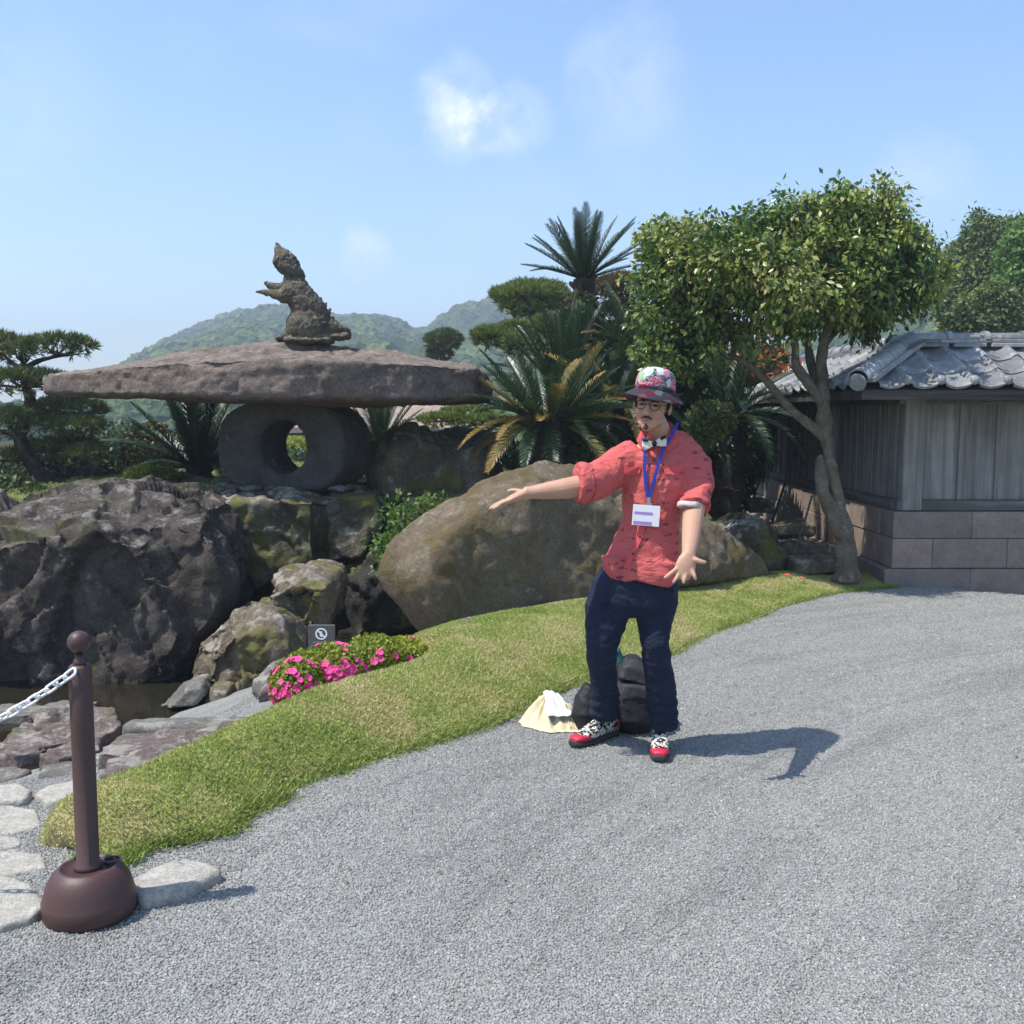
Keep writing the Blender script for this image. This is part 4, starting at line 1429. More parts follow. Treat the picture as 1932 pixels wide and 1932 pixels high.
hill('hill', [(-150, 830), (60, 800), (150, 770), (235, 715), (285, 683), (330, 660), (400, 636), (460, 619), (520, 606), (548, 604), (600, 613), (650, 616), (700, 613), (745, 621), (775, 635), (800, 640), (860, 645), (950, 660), (1100, 690)],
     90, 520, -3, 51, .05, 5.2, 'hazy wooded ridge behind the stone lantern')
hill('hill', [(780, 740), (806, 660), (832, 608), (880, 578), (930, 572), (985, 594), (1050, 630), (1150, 655), (1300, 670), (1500, 690)],
     200, 400, -2, 57, .06, 4.6, 'rounded wooded hill behind the umbrella pine')
hill('hill', [(1380, 700), (1480, 668), (1580, 645), (1640, 612), (1700, 566), (1760, 520), (1820, 478), (1900, 450), (2100, 410), (2300, 420)],
     90, 300, -2, 63, .07, 4.2, 'wooded slope behind the tiled wall at right')

# ------------------------------------------------------------------ plant builders
def lobes_points(lobes, n, lo=.72, hi=1.03, bump=.12, seed=1):
    """points near the surface of a set of ellipsoids (center, radii), with outward normals"""
    vol = np.array([l[1][0] * l[1][2] + l[1][0] * l[1][1] + l[1][1] * l[1][2] for l in lobes])
    pick = rng.choice(len(lobes), n, p=vol / vol.sum())
    C = np.array([tuple(l[0]) for l in lobes])[pick]; Rr = np.array([l[1] for l in lobes])[pick]
    d = rand_unit(n)
    rad = lo + (hi - lo) * rng.random(n) ** .6
    rad = rad * (1 + bump * fbm((C + d * Rr) * (1.1 / np.mean(Rr)) , 3, seed))
    p = C + d * Rr * rad[:, None]
    nr = unit(d / Rr)
    return p, nr


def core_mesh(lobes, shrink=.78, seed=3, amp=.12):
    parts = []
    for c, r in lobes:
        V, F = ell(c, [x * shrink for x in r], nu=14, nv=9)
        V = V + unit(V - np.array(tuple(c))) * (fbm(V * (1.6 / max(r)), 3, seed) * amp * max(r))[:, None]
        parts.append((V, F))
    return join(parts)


def bush(name, label, cat, lobes, n, L, W, m, group=None, core=.8, droop=0.0, base=None, stem=True, hi=1.03, lo=.72, bump=.14, seed=1):
    lob = [(Vector(c), r) for c, r in lobes]
    p, nr = lobes_points(lob, n, lo, hi, bump, seed)
    ax = unit(nr * .6 + rand_unit(n) * .8 + np.array([0, 0, -droop]))
    ln = L * (.65 + .7 * rng.random(n))
    V, F = leaf_cards(p, ax, unit(nr + rand_unit(n) * .6), ln, W * (.7 + .6 * rng.random(n)), .25)
    zmin = min(c.z - r[2] for c, r in lob)
    c0 = sum((c for c, _ in lob), Vector()) / len(lob)
    b = Vector(base) if base else Vector((c0.x, c0.y, zmin))
    e = empty(name, b, label, cat, group)
    tint = np.clip(rng.normal(.45, .2, n) + .25 * vnoise(p * 2.2, seed + 2), 0, 1)
    mk('foliage', V, F, m, e, tint=np.repeat(tint, 2))
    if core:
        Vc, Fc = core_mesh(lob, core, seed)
        o = mk('shade_core', Vc, Fc, m, e, tint=np.full(len(Fc), .1))  # solid blob added against see-through; inner shade painted as dark leaf tint
    if stem:
        top = c0
        mk('stem', *tube([b - Vector((0, 0, .05)), (b + top) / 2 + Vector((.02, 0, 0)), top], [.05, .04, .02], None, 7), MA['bark_dark'], e)
    return e


def limb(pts, rad, m, parent, name='limb', sub=4, seg=9, seed=0, rough_amp=.06):
    path, rr = smooth_path(pts, rad, sub)
    V, F = tube(path, rr, None, seg, cap=True)
    nn = fbm(V * 9, 3, seed)
    ctr = np.repeat(np.array([p[:] for p in path]), seg, 0)
    ctr = np.vstack([ctr, np.array(path[0]), np.array(path[-1])])
    V = V + (V - ctr) * (nn * rough_amp * 3)[:, None]
    return mk(name, V, F, m, parent, smooth=True)


def needle_pad(pads, n, L, W, upbias=.7, dens_top=True):
    """tufts of needles over the upper side of flat pads -> V, F, tint"""
    per = 9
    p, nr = lobes_points(pads, n, .8, 1.05, .2, 5)
    if dens_top:
        c = np.array([tuple(l[0]) for l in pads])
        keep = rng.random(n) < np.where(nr[:, 2] > -.25, 1.0, .25)
        p, nr = p[keep], nr[keep]
    k = len(p)
    tu = unit(nr * .6 + np.array([0, 0, upbias]) + rand_unit(k) * .45)
    pp = np.repeat(p, per, 0); tt = np.repeat(tu, per, 0)
    ax = unit(tt + rand_unit(k * per) * .75)
    ln = L * (.6 + .6 * rng.random(k * per))
    V, F = leaf_cards(pp, ax, rand_unit(k * per), ln, W, .1)
    tint = np.clip(.30 + .32 * nr[:, 2] * 0 + rng.normal(.12, .2, k), 0, 1)
    return V, F, np.repeat(np.repeat(tint, per), 2)


def pine(name, label, base, trunk, trad, pads, n, L, W, m, bm_='bark_dark', branches=(), twigs=True, group=None):
    e = empty(name, base, label, 'pine tree', group)
    limb(trunk, trad, MA[bm_], e, 'trunk', seed=3)
    for bp, br in branches:
        limb(bp, br, MA[bm_], e, 'limb', seed=5)
    lob = [(Vector(c), r) for c, r in pads]
    V, F, T = needle_pad(lob, n, L, W)
    mk('crown', V, F, MA[m], e, tint=T)
    if twigs:
        parts = []
        tp = [Vector(t) for t in trunk]
        for c, r in lob:
            best = min(tp + [Vector(q) for bp, _ in branches for q in bp], key=lambda q: (q - c).length + 2.5 * max(0, q.z - c.z))
            for _ in range(int(9 + 10 * min(1, r[0]))):
                a = random.uniform(0, 6.28); f = random.uniform(.2, .85)
                tip_ = Vector((c.x + math.cos(a) * r[0] * f, c.y + math.sin(a) * r[1] * f, c.z + r[2] * (.15 - .5 * f * f)))
                mid = best.lerp(tip_, .55) + Vector((random.uniform(-.1, .1) * r[0], random.uniform(-.1, .1), -.12 * r[2]))
                w = max(.012, r[0] * .022)
                parts.append(tube([best, mid, tip_], [w * 1.6, w, w * .4], None, 5))
        V, F = join(parts)
        mk('twigs', V, F, MA[bm_], e)['kind'] = 'stuff'
    return e


# ---- cycads: every frond its own part
def frond_mesh(name, droop, lift, m, n=52, length=1.0):
    V, F = [], []
    def cpos(t):
        return Vector((length * (t - .10 * droop * t * t), 0, length * (lift * t - droop * .5 * t ** 2.2)))
    pts = [cpos(i / 10) for i in range(11)]
    tv, tf = tube(pts, [.014 * (1 - .8 * i / 10) for i in range(11)], None, 4, ref=(0, 1, 0))
    V += [tuple(x) for x in tv]; F += tf
    for i in range(n):
        t = .07 + .93 * i / (n - 1)
        p = cpos(t); tg = (cpos(min(1, t + .02)) - cpos(t - .02)).normalized()
        ll = .18 * length * min(1, (t + .03) * 4.0) ** .6 * (1.0 - .72 * max(0, (t - .55) / .45) ** 1.6) * random.uniform(.9, 1.08)
        for sgn in (-1, 1):
            sd = Vector((0, sgn, 0))
            d = (tg * random.uniform(.62, .85) + sd * .62 + Vector((0, 0, random.uniform(.2, .42)))).normalized()
            w = tg * (.0068 * length)
            q = p + d * ll * .55 + Vector((0, 0, .004))
            tip_ = p + d * ll + Vector((0, 0, -.16 * ll))
            b = len(V)
            V += [tuple(p - w), tuple(p + w), tuple(q + w * 1.15), tuple(q - w * .85), tuple(tip_)]
            F += [(b, b + 1, b + 2, b + 3), (b + 3, b + 2, b + 4)]
    me = new_mesh(name, V, F)
    me.materials.append(MA[m])
    return me


FR = {(m, k): frond_mesh('frond', d, l, m) for m in ('frond', 'frond_yellow') for k, (d, l) in enumerate(((.16, .05), (.5, .12), (.95, .22), (1.5, .3)))}


def cycad(label, crown_c, base_z, r_trunk, size, n, elev=(5, 80), mats=('frond',), group='cycads', trunk_lean=(0, 0), seed=0, az=(0, 360), stiff=0, cone=True, trunkmat='bark_dark'):
    rn = random.Random(seed)
    c = Vector(crown_c)
    e = empty('cycad', (c.x + trunk_lean[0], c.y + trunk_lean[1], base_z), label, 'cycad', group)
    h = c.z - base_z
    # trunk studded with old leaf bases
    path = [Vector((c.x + trunk_lean[0] * (1 - t), c.y + trunk_lean[1] * (1 - t), base_z - .1 + (h + .08) * t)) for t in np.linspace(0, 1, 7)]
    parts = [tube(path, [r_trunk * (1.1 - .1 * t) for t in np.linspace(0, 1, 7)], None, 12)]
    ns_ = int(min(160, 30 + h * 130))
    for i in range(ns_):
        t = rn.random(); a = i * 2.4
        p = path[0].lerp(path[-1], t)
        d = Vector((math.cos(a), math.sin(a), .55)).normalized()
        parts.append(tube([p + d * r_trunk * .8, p + d * (r_trunk * 1.45 + .02)], [.035 + r_trunk * .08, .012], None, 5))
    mk('trunk', *join(parts), MA[trunkmat], e)
    if cone:
        V, F = ell(c + Vector((0, 0, .06)), (r_trunk * .6, r_trunk * .6, r_trunk * .75))
        mk('bud', V, F, MA['pine_brown'], e, tint=np.full(len(F), .8))
    for i in range(n):
        t = i / max(1, n - 1)
        el = elev[1] + (elev[0] - elev[1]) * t + rn.uniform(-6, 6)
        a = az[0] + (i * 137.5 % 360) / 360 * (az[1] - az[0]) + rn.uniform(-8, 8)
        k = min(3, max(0, (0 if el > 60 else 1 if el > 35 else 2 if el > 10 else 3) - stiff))
        mt = mats[0] if rn.random() > (0 if len(mats) == 1 else .12 + .5 * t) else mats[-1]
        sc = size * rn.uniform(.86, 1.1)
        M4 = (Matrix.Translation(c + Vector((math.cos(R(a)), math.sin(R(a)), 0)) * r_trunk * .5) @ Matrix.Rotation(R(a), 4, 'Z') @ Matrix.Rotation(-R(el), 4, 'Y')
              @ Matrix.Rotation(rn.uniform(-.3, .3), 4, 'X') @ Matrix.Scale(sc, 4))
        inst('frond', FR[(mt, k)], M4, e)
    return e


# ------------------------------------------------------------------ plants of this garden
TZ = .78
# camellia in front of the wall
tb = P(1596, 1082, 9.35)
tb.z = .03
cam_t = empty('camellia_tree', tb, 'glossy broadleaf tree with forked pale trunk in front of the wall', 'tree')
Y0 = 9.35
T = lambda u, v, dy=0.0: P(u, v, Y0 + dy)
k_ = MPP(Y0)
limb([T(1596, 1095), T(1596, 1080), T(1595, 1050), T(1592, 1010), T(1590, 985), T(1585, 960), T(1575, 910), T(1566, 870), T(1560, 830), T(1556, 795), T(1552, 757)],
     [29 * k_, 23 * k_, 19 * k_, 17 * k_, 15 * k_, 11 * k_, 9.5 * k_, 10 * k_, 12.5 * k_, 14 * k_, 11 * k_], MA['bark'], cam_t, 'trunk', seg=14, seed=8, rough_amp=.1)
limb([T(1590, 1010), T(1572, 970), T(1556, 930), T(1548, 895), T(1546, 868), T(1550, 858)], [13 * k_, 13 * k_, 12.5 * k_, 11.5 * k_, 9 * k_, 4 * k_], MA['bark'], cam_t, 'dead_stub', seg=12, seed=12, rough_amp=.14)
limb([T(1558, 830), T(1538, 808), T(1500, 780), T(1465, 742), T(1440, 712), T(1405, 685), T(1380, 672), T(1345, 676), T(1320, 660)],
     [11 * k_, 10 * k_, 8.8 * k_, 7.8 * k_, 7 * k_, 6.2 * k_, 5 * k_, 4 * k_, 2.5 * k_], MA['bark'], cam_t, seed=15)
limb([T(1382, 673), T(1386, 645, .05), T(1368, 612, .1), T(1350, 570, .15)], [6 * k_, 5 * k_, 4 * k_, 2.5 * k_], MA['bark'], cam_t, seed=17)
limb([T(1552, 760), T(1525, 722), T(1502, 690), T(1500, 650), T(1490, 600, -.1)], [11 * k_, 10 * k_, 8 * k_, 7 * k_, 4 * k_], MA['bark'], cam_t, seed=18)
limb([T(1553, 760), T(1540, 720, .1), T(1528, 680, .15), T(1522, 640, .2), T(1500, 570, .3)], [11 * k_, 10 * k_, 9 * k_, 7 * k_, 4 * k_], MA['bark'], cam_t, seed=19)
limb([T(1555, 760), T(1552, 715), T(1550, 670, -.1), T(1566, 610, -.15), T(1600, 540, -.2)], [11 * k_, 11 * k_, 10 * k_, 8 * k_, 4 * k_], MA['bark'], cam_t, seed=20)
limb([T(1551, 660, -.1), T(1580, 620, .2), T(1640, 560, .3)], [7 * k_, 6 * k_, 3 * k_], MA['bark'], cam_t, seed=21)
lob = []
for (u, v, ru, rv, dy, ry) in ((1258, 452, 36, 34, 0, .30), (1290, 505, 58, 58, -.1, .45), (1250, 570, 38, 60, .1, .34), (1275, 640, 46, 40, .2, .34), (1325, 610, 54, 44, .1, .40), (1335, 450, 40, 36, .1, .32), (1372, 510, 68, 66, -.3, .5),
                               (1390, 590, 62, 40, .25, .42), (1405, 425, 44, 38, 0, .35), (1446, 500, 66, 66, -.4, .5), (1470, 400, 40, 36, .2, .35), (1505, 460, 66, 62, -.1, .5),
                               (1500, 550, 66, 52, -.4, .5), (1450, 580, 50, 36, .1, .4), (1545, 388, 40, 38, 0, .32), (1585, 455, 68, 62, -.2, .5), (1575, 550, 64, 48, -.1, .48), (1615, 385, 40, 40, .1, .32), (1662, 390, 32, 36, 0, .28),
                               (1652, 460, 60, 56, 0, .45), (1645, 540, 58, 46, -.2, .44), (1708, 470, 44, 46, .1, .35), (1700, 525, 40, 36, 0, .32), (1735, 500, 24, 26, .1, .2), (1615, 585, 44, 24, .1, .32)):
    lob.append((T(u, 650 - (650 - v) * .90, dy), (ru * k_, ry, rv * k_)))
rs_ = random.Random(5)
for (u, v) in ((1228, 425), (1262, 408), (1240, 480), (1310, 425), (1345, 402), (1382, 398), (1432, 382), (1462, 362), (1500, 372), (1530, 348), (1562, 352), (1598, 338), (1612, 330), (1640, 350), (1672, 340), (1688, 352), (1700, 400), (1735, 430), (1752, 455), (1762, 490), (1745, 530), (1710, 560),
               (1222, 520), (1216, 590), (1226, 650), (1250, 690), (1300, 682), (1345, 655), (1660, 585), (1690, 575), (1640, 600), (1480, 612), (1530, 600), (1420, 625), (1330, 480), (1470, 460), (1400, 540), (1560, 420), (1610, 500), (1680, 440), (1520, 520), (1300, 560)):
    lob.append((T(u + rs_.uniform(-6, 6), 650 - (650 - v) * .90 + rs_.uniform(-4, 8), rs_.uniform(-.45, .2)), (rs_.uniform(13, 26) * k_, rs_.uniform(.1, .22), rs_.uniform(15, 30) * k_)))
def tree_crown(parent, lob, n, L, W, m, droop=.5, tintmu=.5, seed=4, lo=.35, hi=1.08, bump=.35):
    # leaves gathered in sprays
    per = 14
    p, nr = lobes_points(lob, n // per, lo, hi, bump, seed)
    k = len(p)
    far = rng.random(k) < .07
    p = p + nr * (far * rng.random(k) * .12)[:, None]
    gap = fbm(p * 3.1, 3, seed + 40) > (-.42 if L < .1 else -9)
    p, nr = p[gap], nr[gap]
    k = len(p)
    pp = np.repeat(p, per, 0) + rng.normal(size=(k * per, 3)) * L * .75
    nn = np.repeat(nr, per, 0)
    ax = unit(nn * .55 + rand_unit(k * per) * .75 + np.array([0, 0, -droop]))
    ln = L * (.6 + .65 * rng.random(k * per))
    V, F = leaf_cards(pp, ax, unit(nn * .6 + rand_unit(k * per) * .7 + [0, 0, .4]), ln, ln * W, .22)
    cl = np.repeat(rng.normal(0, .17, k), per)
    tint = np.clip(rng.normal(tintmu, .17, k * per) + cl + .22 * vnoise(pp * 1.8, 77), 0, 1)
    return mk('crown', V, F, m, parent, tint=np.repeat(tint, 2))
tree_crown(cam_t, lob, 60000, .066, .25, MA['camellia'], droop=.6, lo=.45, hi=1.04, bump=.5)

# left garden pine
YP = 12.6
kp = MPP(YP)
PP = lambda u, v, dy=0.0: P(u, v, YP + dy)
pb = PP(112, 958)
pads = []
for (u0, u1, v0, v1, dy) in ((57, 172, 634, 674, 0), (-40, 52, 630, 686, .2), (-30, 128, 700, 744, -.2), (72, 200, 752, 800, .2), (90, 195, 790, 820, -.1), (-30, 88, 772, 830, -.1), (45, 190, 828, 872, .3), (-40, 60, 850, 890, 0), (130, 190, 845, 880, -.3), (10, 60, 650, 680, -.2)):
    pads.append((PP((u0 + u1) / 2, (v0 + v1) / 2, dy), ((u1 - u0) / 2 * kp, (u1 - u0) / 2 * kp * .9, (v1 - v0) / 2 * kp * .85)))
pine('garden_pine', 'dark cloud-pruned pine leaning at the far left', pb, [PP(112, 965), PP(95, 925), PP(72, 890), PP(52, 862), PP(38, 830), PP(46, 790), PP(56, 757), PP(50, 730), PP(42, 700), PP(46, 685)],
     [17 * kp, 16 * kp, 15 * kp, 13 * kp, 12 * kp, 11 * kp, 10 * kp, 9 * kp, 8 * kp, 6 * kp], pads, 4200, .11, .0065, 'pine',
     branches=[([PP(46, 697), PP(70, 682), PP(110, 672), PP(150, 668)], [5 * kp, 4.5 * kp, 3 * kp, 1.5 * kp]), ([PP(44, 697), PP(22, 684), PP(5, 668)], [5 * kp, 4 * kp, 2 * kp]),
               ([PP(54, 765), PP(90, 775), PP(140, 780)], [5 * kp, 4 * kp, 2 * kp]), ([PP(48, 850), PP(100, 850), PP(150, 848)], [5 * kp, 4 * kp, 2 * kp]), ([PP(40, 825), PP(10, 815), PP(-20, 810)], [5 * kp, 4 * kp, 2 * kp])])

# middle-distance pines
def simple_pine(label, y, pads_px, trunk_px, trad_px, m, n, L, W):
    k = MPP(y)
    pads = [(P((a + b) / 2, (c + d) / 2, y + dy), ((b - a) / 2 * k, (b - a) / 2 * k * .9, (d - c) / 2 * k)) for (a, b, c, d, dy) in pads_px]
    tr = [P(u, v, y) for u, v in trunk_px]
    pine('garden_pine', label, tr[0], tr, [r * k for r in trad_px], pads, n, L, W, m)
simple_pine('tall umbrella-shaped pine standing left of the tallest cycad', 20, [(936, 1068, 534, 588, 0), (950, 1050, 545, 604, .3)], [(1020, 800), (1022, 700), (1012, 640), (1005, 610), (1003, 590)], [11, 11, 9, 8, 5], 'pine_bright', 3000, .13, .009)
simple_pine('low spreading pine with several pads under the umbrella pine', 18, [(896, 962, 622, 652, 0), (935, 1010, 610, 645, .3), (950, 1015, 630, 668, -.2), (1000, 1070, 600, 640, .4)], [(985, 800), (980, 720), (970, 680), (958, 660)], [9, 9, 7, 4], 'pine_bright', 3200, .12, .009)
simple_pine('brownish flat-topped pine right of the tallest cycad', 19, [(1125, 1228, 522, 566, 0), (1130, 1215, 575, 596, .3)], [(1185, 800), (1180, 700), (1178, 620), (1176, 575)], [9, 8, 7, 4], 'pine_brown', 2600, .12, .009)
simple_pine('small distant pine above the right end of the capstone', 26, [(804, 868, 626, 660, 0), (806, 850, 655, 682, .2)], [(838, 800), (837, 720), (836, 690), (836, 655)], [5, 5, 4, 3], 'pine', 1500, .13, .01)
simple_pine('low pine with flat pads under the right end of the capstone', 14.5, [(790, 880, 782, 806, 0), (870, 965, 786, 812, -.2), (830, 930, 770, 792, .3)], [(880, 860), (878, 830), (876, 808), (872, 792)], [5, 5, 4, 3], 'pine_bright', 1800, .09, .006)

# cycads
cycad('cycad with long arching fronds left of the lantern ring', P(372, 882, 11.6), TZ + .02, .13, .98, 34, (0, 86), ('frond',), seed=31, stiff=1)
cycad('small cycad seen between ring pedestal and tan-topped boulder', P(716, 838, 13.2), TZ + .02, .12, .78, 30, (8, 86), ('frond',), seed=32, stiff=1)
cycad('tallest cycad, its stiff crown fanned against the sky', P(1102, 524, 13.0), TZ, .135, .84, 34, (12, 86), ('frond',), seed=33, stiff=2)
cycad('dark cycad with upright fronds behind the yellowing one', P(1062, 735, 11.6), TZ, .16, 1.0, 40, (-5, 84), ('frond',), seed=34, stiff=1)
cycad('yellowing cycad with drooping fronds just left of the man', P(1035, 800, 9.9), .55, .20, .86, 58, (-20, 62), ('frond', 'frond_yellow'), seed=35, stiff=1)
cycad('cycad with slanting fronds between tallest cycad and broadleaf tree', P(1190, 655, 12.0), .3, .13, .8, 30, (-10, 75), ('frond', 'frond_yellow'), seed=36, stiff=1)
cycad('cycad whose frond tips stick out left of the broadleaf crown', P(1290, 520, 14.0), .3, .13, .72, 22, (10, 80), ('frond',), seed=37, stiff=2)
cycad('cycad drooping behind the man beside the wall', P(1375, 790, 11.0), .2, .15, .95, 34, (-30, 70), ('frond',), seed=38)
cycad('cycad with yellow-tipped fronds directly behind the hat', P(1160, 770, 11.0), .3, .18, .9, 36, (-30, 70), ('frond', 'frond_yellow'), seed=39)

# shrubs and hedges
def px_lobe(u0, u1, v0, v1, y, ry):
    k = MPP(y)
    return (P((u0 + u1) / 2, (v0 + v1) / 2, y), ((u1 - u0) / 2 * k, ry, (v1 - v0) / 2 * k))
bush('hedge', 'dark green clipped bushes behind the leaning pine', 'bush', [px_lobe(60, 260, 835, 985, 13.8, 1.0), px_lobe(-60, 130, 870, 1010, 13.6, 1.0), px_lobe(180, 330, 850, 960, 14.2, .8)], 9000, .10, .032, MA['hedge'], seed=11)
bush('hedge', 'mid green leafy bush below the leaning pine', 'bush', [px_lobe(-60, 80, 895, 1010, 11.6, .5), px_lobe(10, 120, 925, 1010, 11.3, .4)], 5200, .075, .026, MA['broad'], seed=12)
bush('topiary', 'rounded olive-topped topiary left of the cycad', 'bush', [px_lobe(232, 325, 805, 890, 13.0, .45), px_lobe(255, 318, 800, 850, 13.0, .35)], 4200, .055, .02, MA['olive'], seed=13)
bush('azalea_bush', 'yellow-green azalea mound on the terrace left of the lantern', 'bush', [px_lobe(236, 310, 878, 920, 10.9, .28), px_lobe(280, 335, 886, 918, 11.0, .22)], 3600, .032, .012, MA['azalea'], seed=14, stem=False)
bush('hedge', 'green hedge far behind the left cycad', 'bush', [px_lobe(120, 300, 800, 900, 19, .8), px_lobe(280, 480, 812, 900, 16, .8), px_lobe(440, 620, 846, 900, 18, .6)], 4500, .09, .03, MA['broad'], seed=15)
bush('topiary', 'yellow-green topiary framed by the ring hole', 'bush', [px_lobe(526, 590, 826, 868, 19, .4), px_lobe(570, 640, 836, 872, 19.4, .4)], 3000, .06, .022, MA['azalea'], seed=16)
bush('shrub', 'dark evergreen shrub massed behind the cycads', 'bush', [px_lobe(1080, 1250, 610, 860, 13.2, .8), px_lobe(1200, 1330, 660, 900, 13.4, .8), px_lobe(1000, 1110, 640, 800, 13.6, .6)], 9000, .10, .03, MA['hedge'], seed=17)
bush('shrub', 'dark evergreen shrub filling the corner by the plank wall', 'bush', [px_lobe(1290, 1430, 720, 960, 12.6, .8), px_lobe(1240, 1340, 760, 980, 11.6, .6), px_lobe(1400, 1470, 740, 900, 14.6, .6)], 9000, .09, .03, MA['hedge'], seed=18)
bush('shrub', 'dark leafy shrub between the yellowing cycad and the man hat', 'bush', [px_lobe(1100, 1190, 650, 790, 11.9, .35), px_lobe(1150, 1240, 700, 860, 11.7, .35)], 4200, .08, .026, MA['hedge'], seed=28)
bush('shrub', 'bright green shrub just above the man hat', 'bush', [px_lobe(1200, 1300, 640, 710, 11.2, .35), px_lobe(1240, 1330, 660, 740, 11.0, .3)], 3600, .07, .024, MA['broad'], seed=19)
bush('shrub', 'shrub with light leaves at the man shoulder, by the wall', 'bush', [px_lobe(1300, 1380, 760, 830, 10.2, .3), px_lobe(1290, 1345, 790, 850, 10.0, .25)], 1500, .06, .02, MA['broad'], core=0, seed=20)
bush('shrub', 'green shrub below the yellowing cycad', 'bush', [px_lobe(1020, 1180, 820, 900, 10.0, .35), px_lobe(950, 1060, 835, 890, 10.1, .3)], 4200, .06, .02, MA['hedge'], seed=22)
bush('shrub', 'yellow-green clump on the trunk of the tallest cycad', 'bush', [px_lobe(1064, 1122, 556, 622, 12.8, .28), px_lobe(1085, 1140, 580, 660, 12.8, .25)], 3200, .07, .022, MA['olive'], seed=23)
bush('azalea_bush', 'red-orange leafed bush glowing behind the broadleaf trunk', 'bush', [px_lobe(1385, 1500, 640, 712, 12.6, .35), px_lobe(1450, 1520, 690, 730, 12.4, .2)], 170, .08, .03, MA['maple'], core=0, seed=24)
bush('shrub', 'olive bushes behind the red-orange leafed one', 'bush', [px_lobe(1340, 1500, 650, 780, 13.6, .4), px_lobe(1440, 1520, 700, 770, 13.2, .3)], 3600, .08, .028, MA['hedge'], seed=25)
bush('young_shrub', 'light green sprouting shrub between plinth and giant boulder', 'bush', [px_lobe(722, 800, 945, 1010, 8.7, .2), px_lobe(705, 760, 1000, 1060, 8.5, .16), px_lobe(716, 760, 1045, 1085, 8.3, .14), px_lobe(780, 850, 935, 965, 8.9, .14)], 950, .05, .017, MA['young'], core=0, lo=.1, hi=1.2, bump=.5, seed=26)
# pink azalea at the crest of the lawn
azl = []
for (u0, u1, v0, v1, y) in ((514, 612, 1238, 1340, 5.35), (570, 690, 1214, 1318, 5.6), (645, 760, 1203, 1290, 5.85), (715, 808, 1204, 1265, 6.15)):
    azl.append(px_lobe(u0, u1, v0, v1, y, .24))
az = bush('azalea_bush', 'low azalea covered in pink blossom at the lawn crest', 'bush', azl, 17000, .024, .009, MA['azalea'], seed=27, stem=False, core=.88)
fl = []
for k in range(5):
    a = k * 1.2566
    d = np.array([math.cos(a), math.sin(a), 0]); s = np.array([-math.sin(a), math.cos(a), 0])
    b = len(fl)
    fl += [(0, 0, 0), tuple(d * .013 + s * .012 + [0, 0, .007]), tuple(d * .019 + [0, 0, .004]), tuple(d * .013 - s * .012 + [0, 0, .007])]
fme = new_mesh('flower', fl, [(4 * k, 4 * k + 3, 4 * k + 2, 4 * k + 1) for k in range(5)])
fme.materials.append(MA['pink'])
lobv = [(Vector(c), r) for c, r in azl]
p, nr = lobes_points(lobv, 2200, .98, 1.04, .14, 27)
cnt = 0
for q, nn in zip(p, nr):
    u = 966 + 1932 * q[0] / q[1]
    dens = .9 if u < 660 else .4 if u < 740 else .18
    if nn[2] > .62: dens *= .22
    if nn[1] > .35 or vnoise(np.array([q * 7]), 9)[0] < -.15 or random.random() > dens or q[2] < .1:
        continue
    M4 = Matrix.Translation(q + nn * .008) @ Vector(nn).to_track_quat('Z', 'X').to_matrix().to_4x4() @ Matrix.Rotation(random.random() * 6, 4, 'Z') @ Matrix.Scale(random.uniform(.8, 1.3), 4)
    inst('flower', fme, M4, az)
    cnt += 1
    if cnt >= 290: break

# trees beyond the wall
def far_tree(label, y, lobes_px, m, n, L, trunk_u, seed):
    k = MPP(y)
    lb = [px_lobe(a, b, c, d, y + dy, (b - a) / 2 * k * .9) for (a, b, c, d, dy) in lobes_px]
    base = P(trunk_u, 780, y); base.z = -.5
    e = empty('broadleaf_tree', base, label, 'tree', 'trees beyond the wall')
    topc = lb[0][0]
    limb([base, base.lerp(topc, .5) + Vector((.3, 0, 0)), topc], [.35, .28, .12], MA['bark_dark'], e, 'trunk', seed=seed)
    for q, r in lb[1:4]:
        limb([base.lerp(topc, .6), base.lerp(topc, .6).lerp(q, .6) + Vector((0, 0, .2)), q], [.2, .14, .05], MA['bark_dark'], e, 'limb', seed=seed)
    tree_crown(e, lb, n, L, .3, m, .2, .5, seed, .6, 1.05, .3)
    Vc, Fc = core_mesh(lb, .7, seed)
    mk('shade_core', Vc, Fc, m, e, tint=np.full(len(Fc), .1))  # solid crown filler, its dark tint painting the shaded inside
far_tree('large olive-green tree beyond the tiled roof', 30, [(1800, 1900, 425, 560, 0), (1780, 1860, 470, 600, .5), (1840, 1930, 410, 500, .5), (1775, 1850, 540, 640, -.4), (1830, 1910, 500, 620, -.6)], MA['fartree'], 26000, .15, 1845, 71)
far_tree('bright green tree at the right edge beyond the tiled roof', 26, [(1890, 2010, 415, 540, 0), (1885, 1990, 500, 630, -.3), (1920, 2080, 400, 560, .8), (1900, 2050, 560, 680, 0)], MA['broad_bright'], 20000, .16, 1960, 72)
far_tree('small brown-green tree in front of the large olive-green one', 24, [(1830, 1900, 540, 630, 0), (1810, 1860, 570, 640, .2), (1870, 1920, 570, 640, -.1)], MA['fartree'], 11000, .12, 1862, 73)
far_tree('low green tree rising just above the ridge tiles', 22, [(1790, 1840, 600, 650, 0), (1815, 1860, 605, 650, .3)], MA['broad'], 8000, .14, 1800, 74)
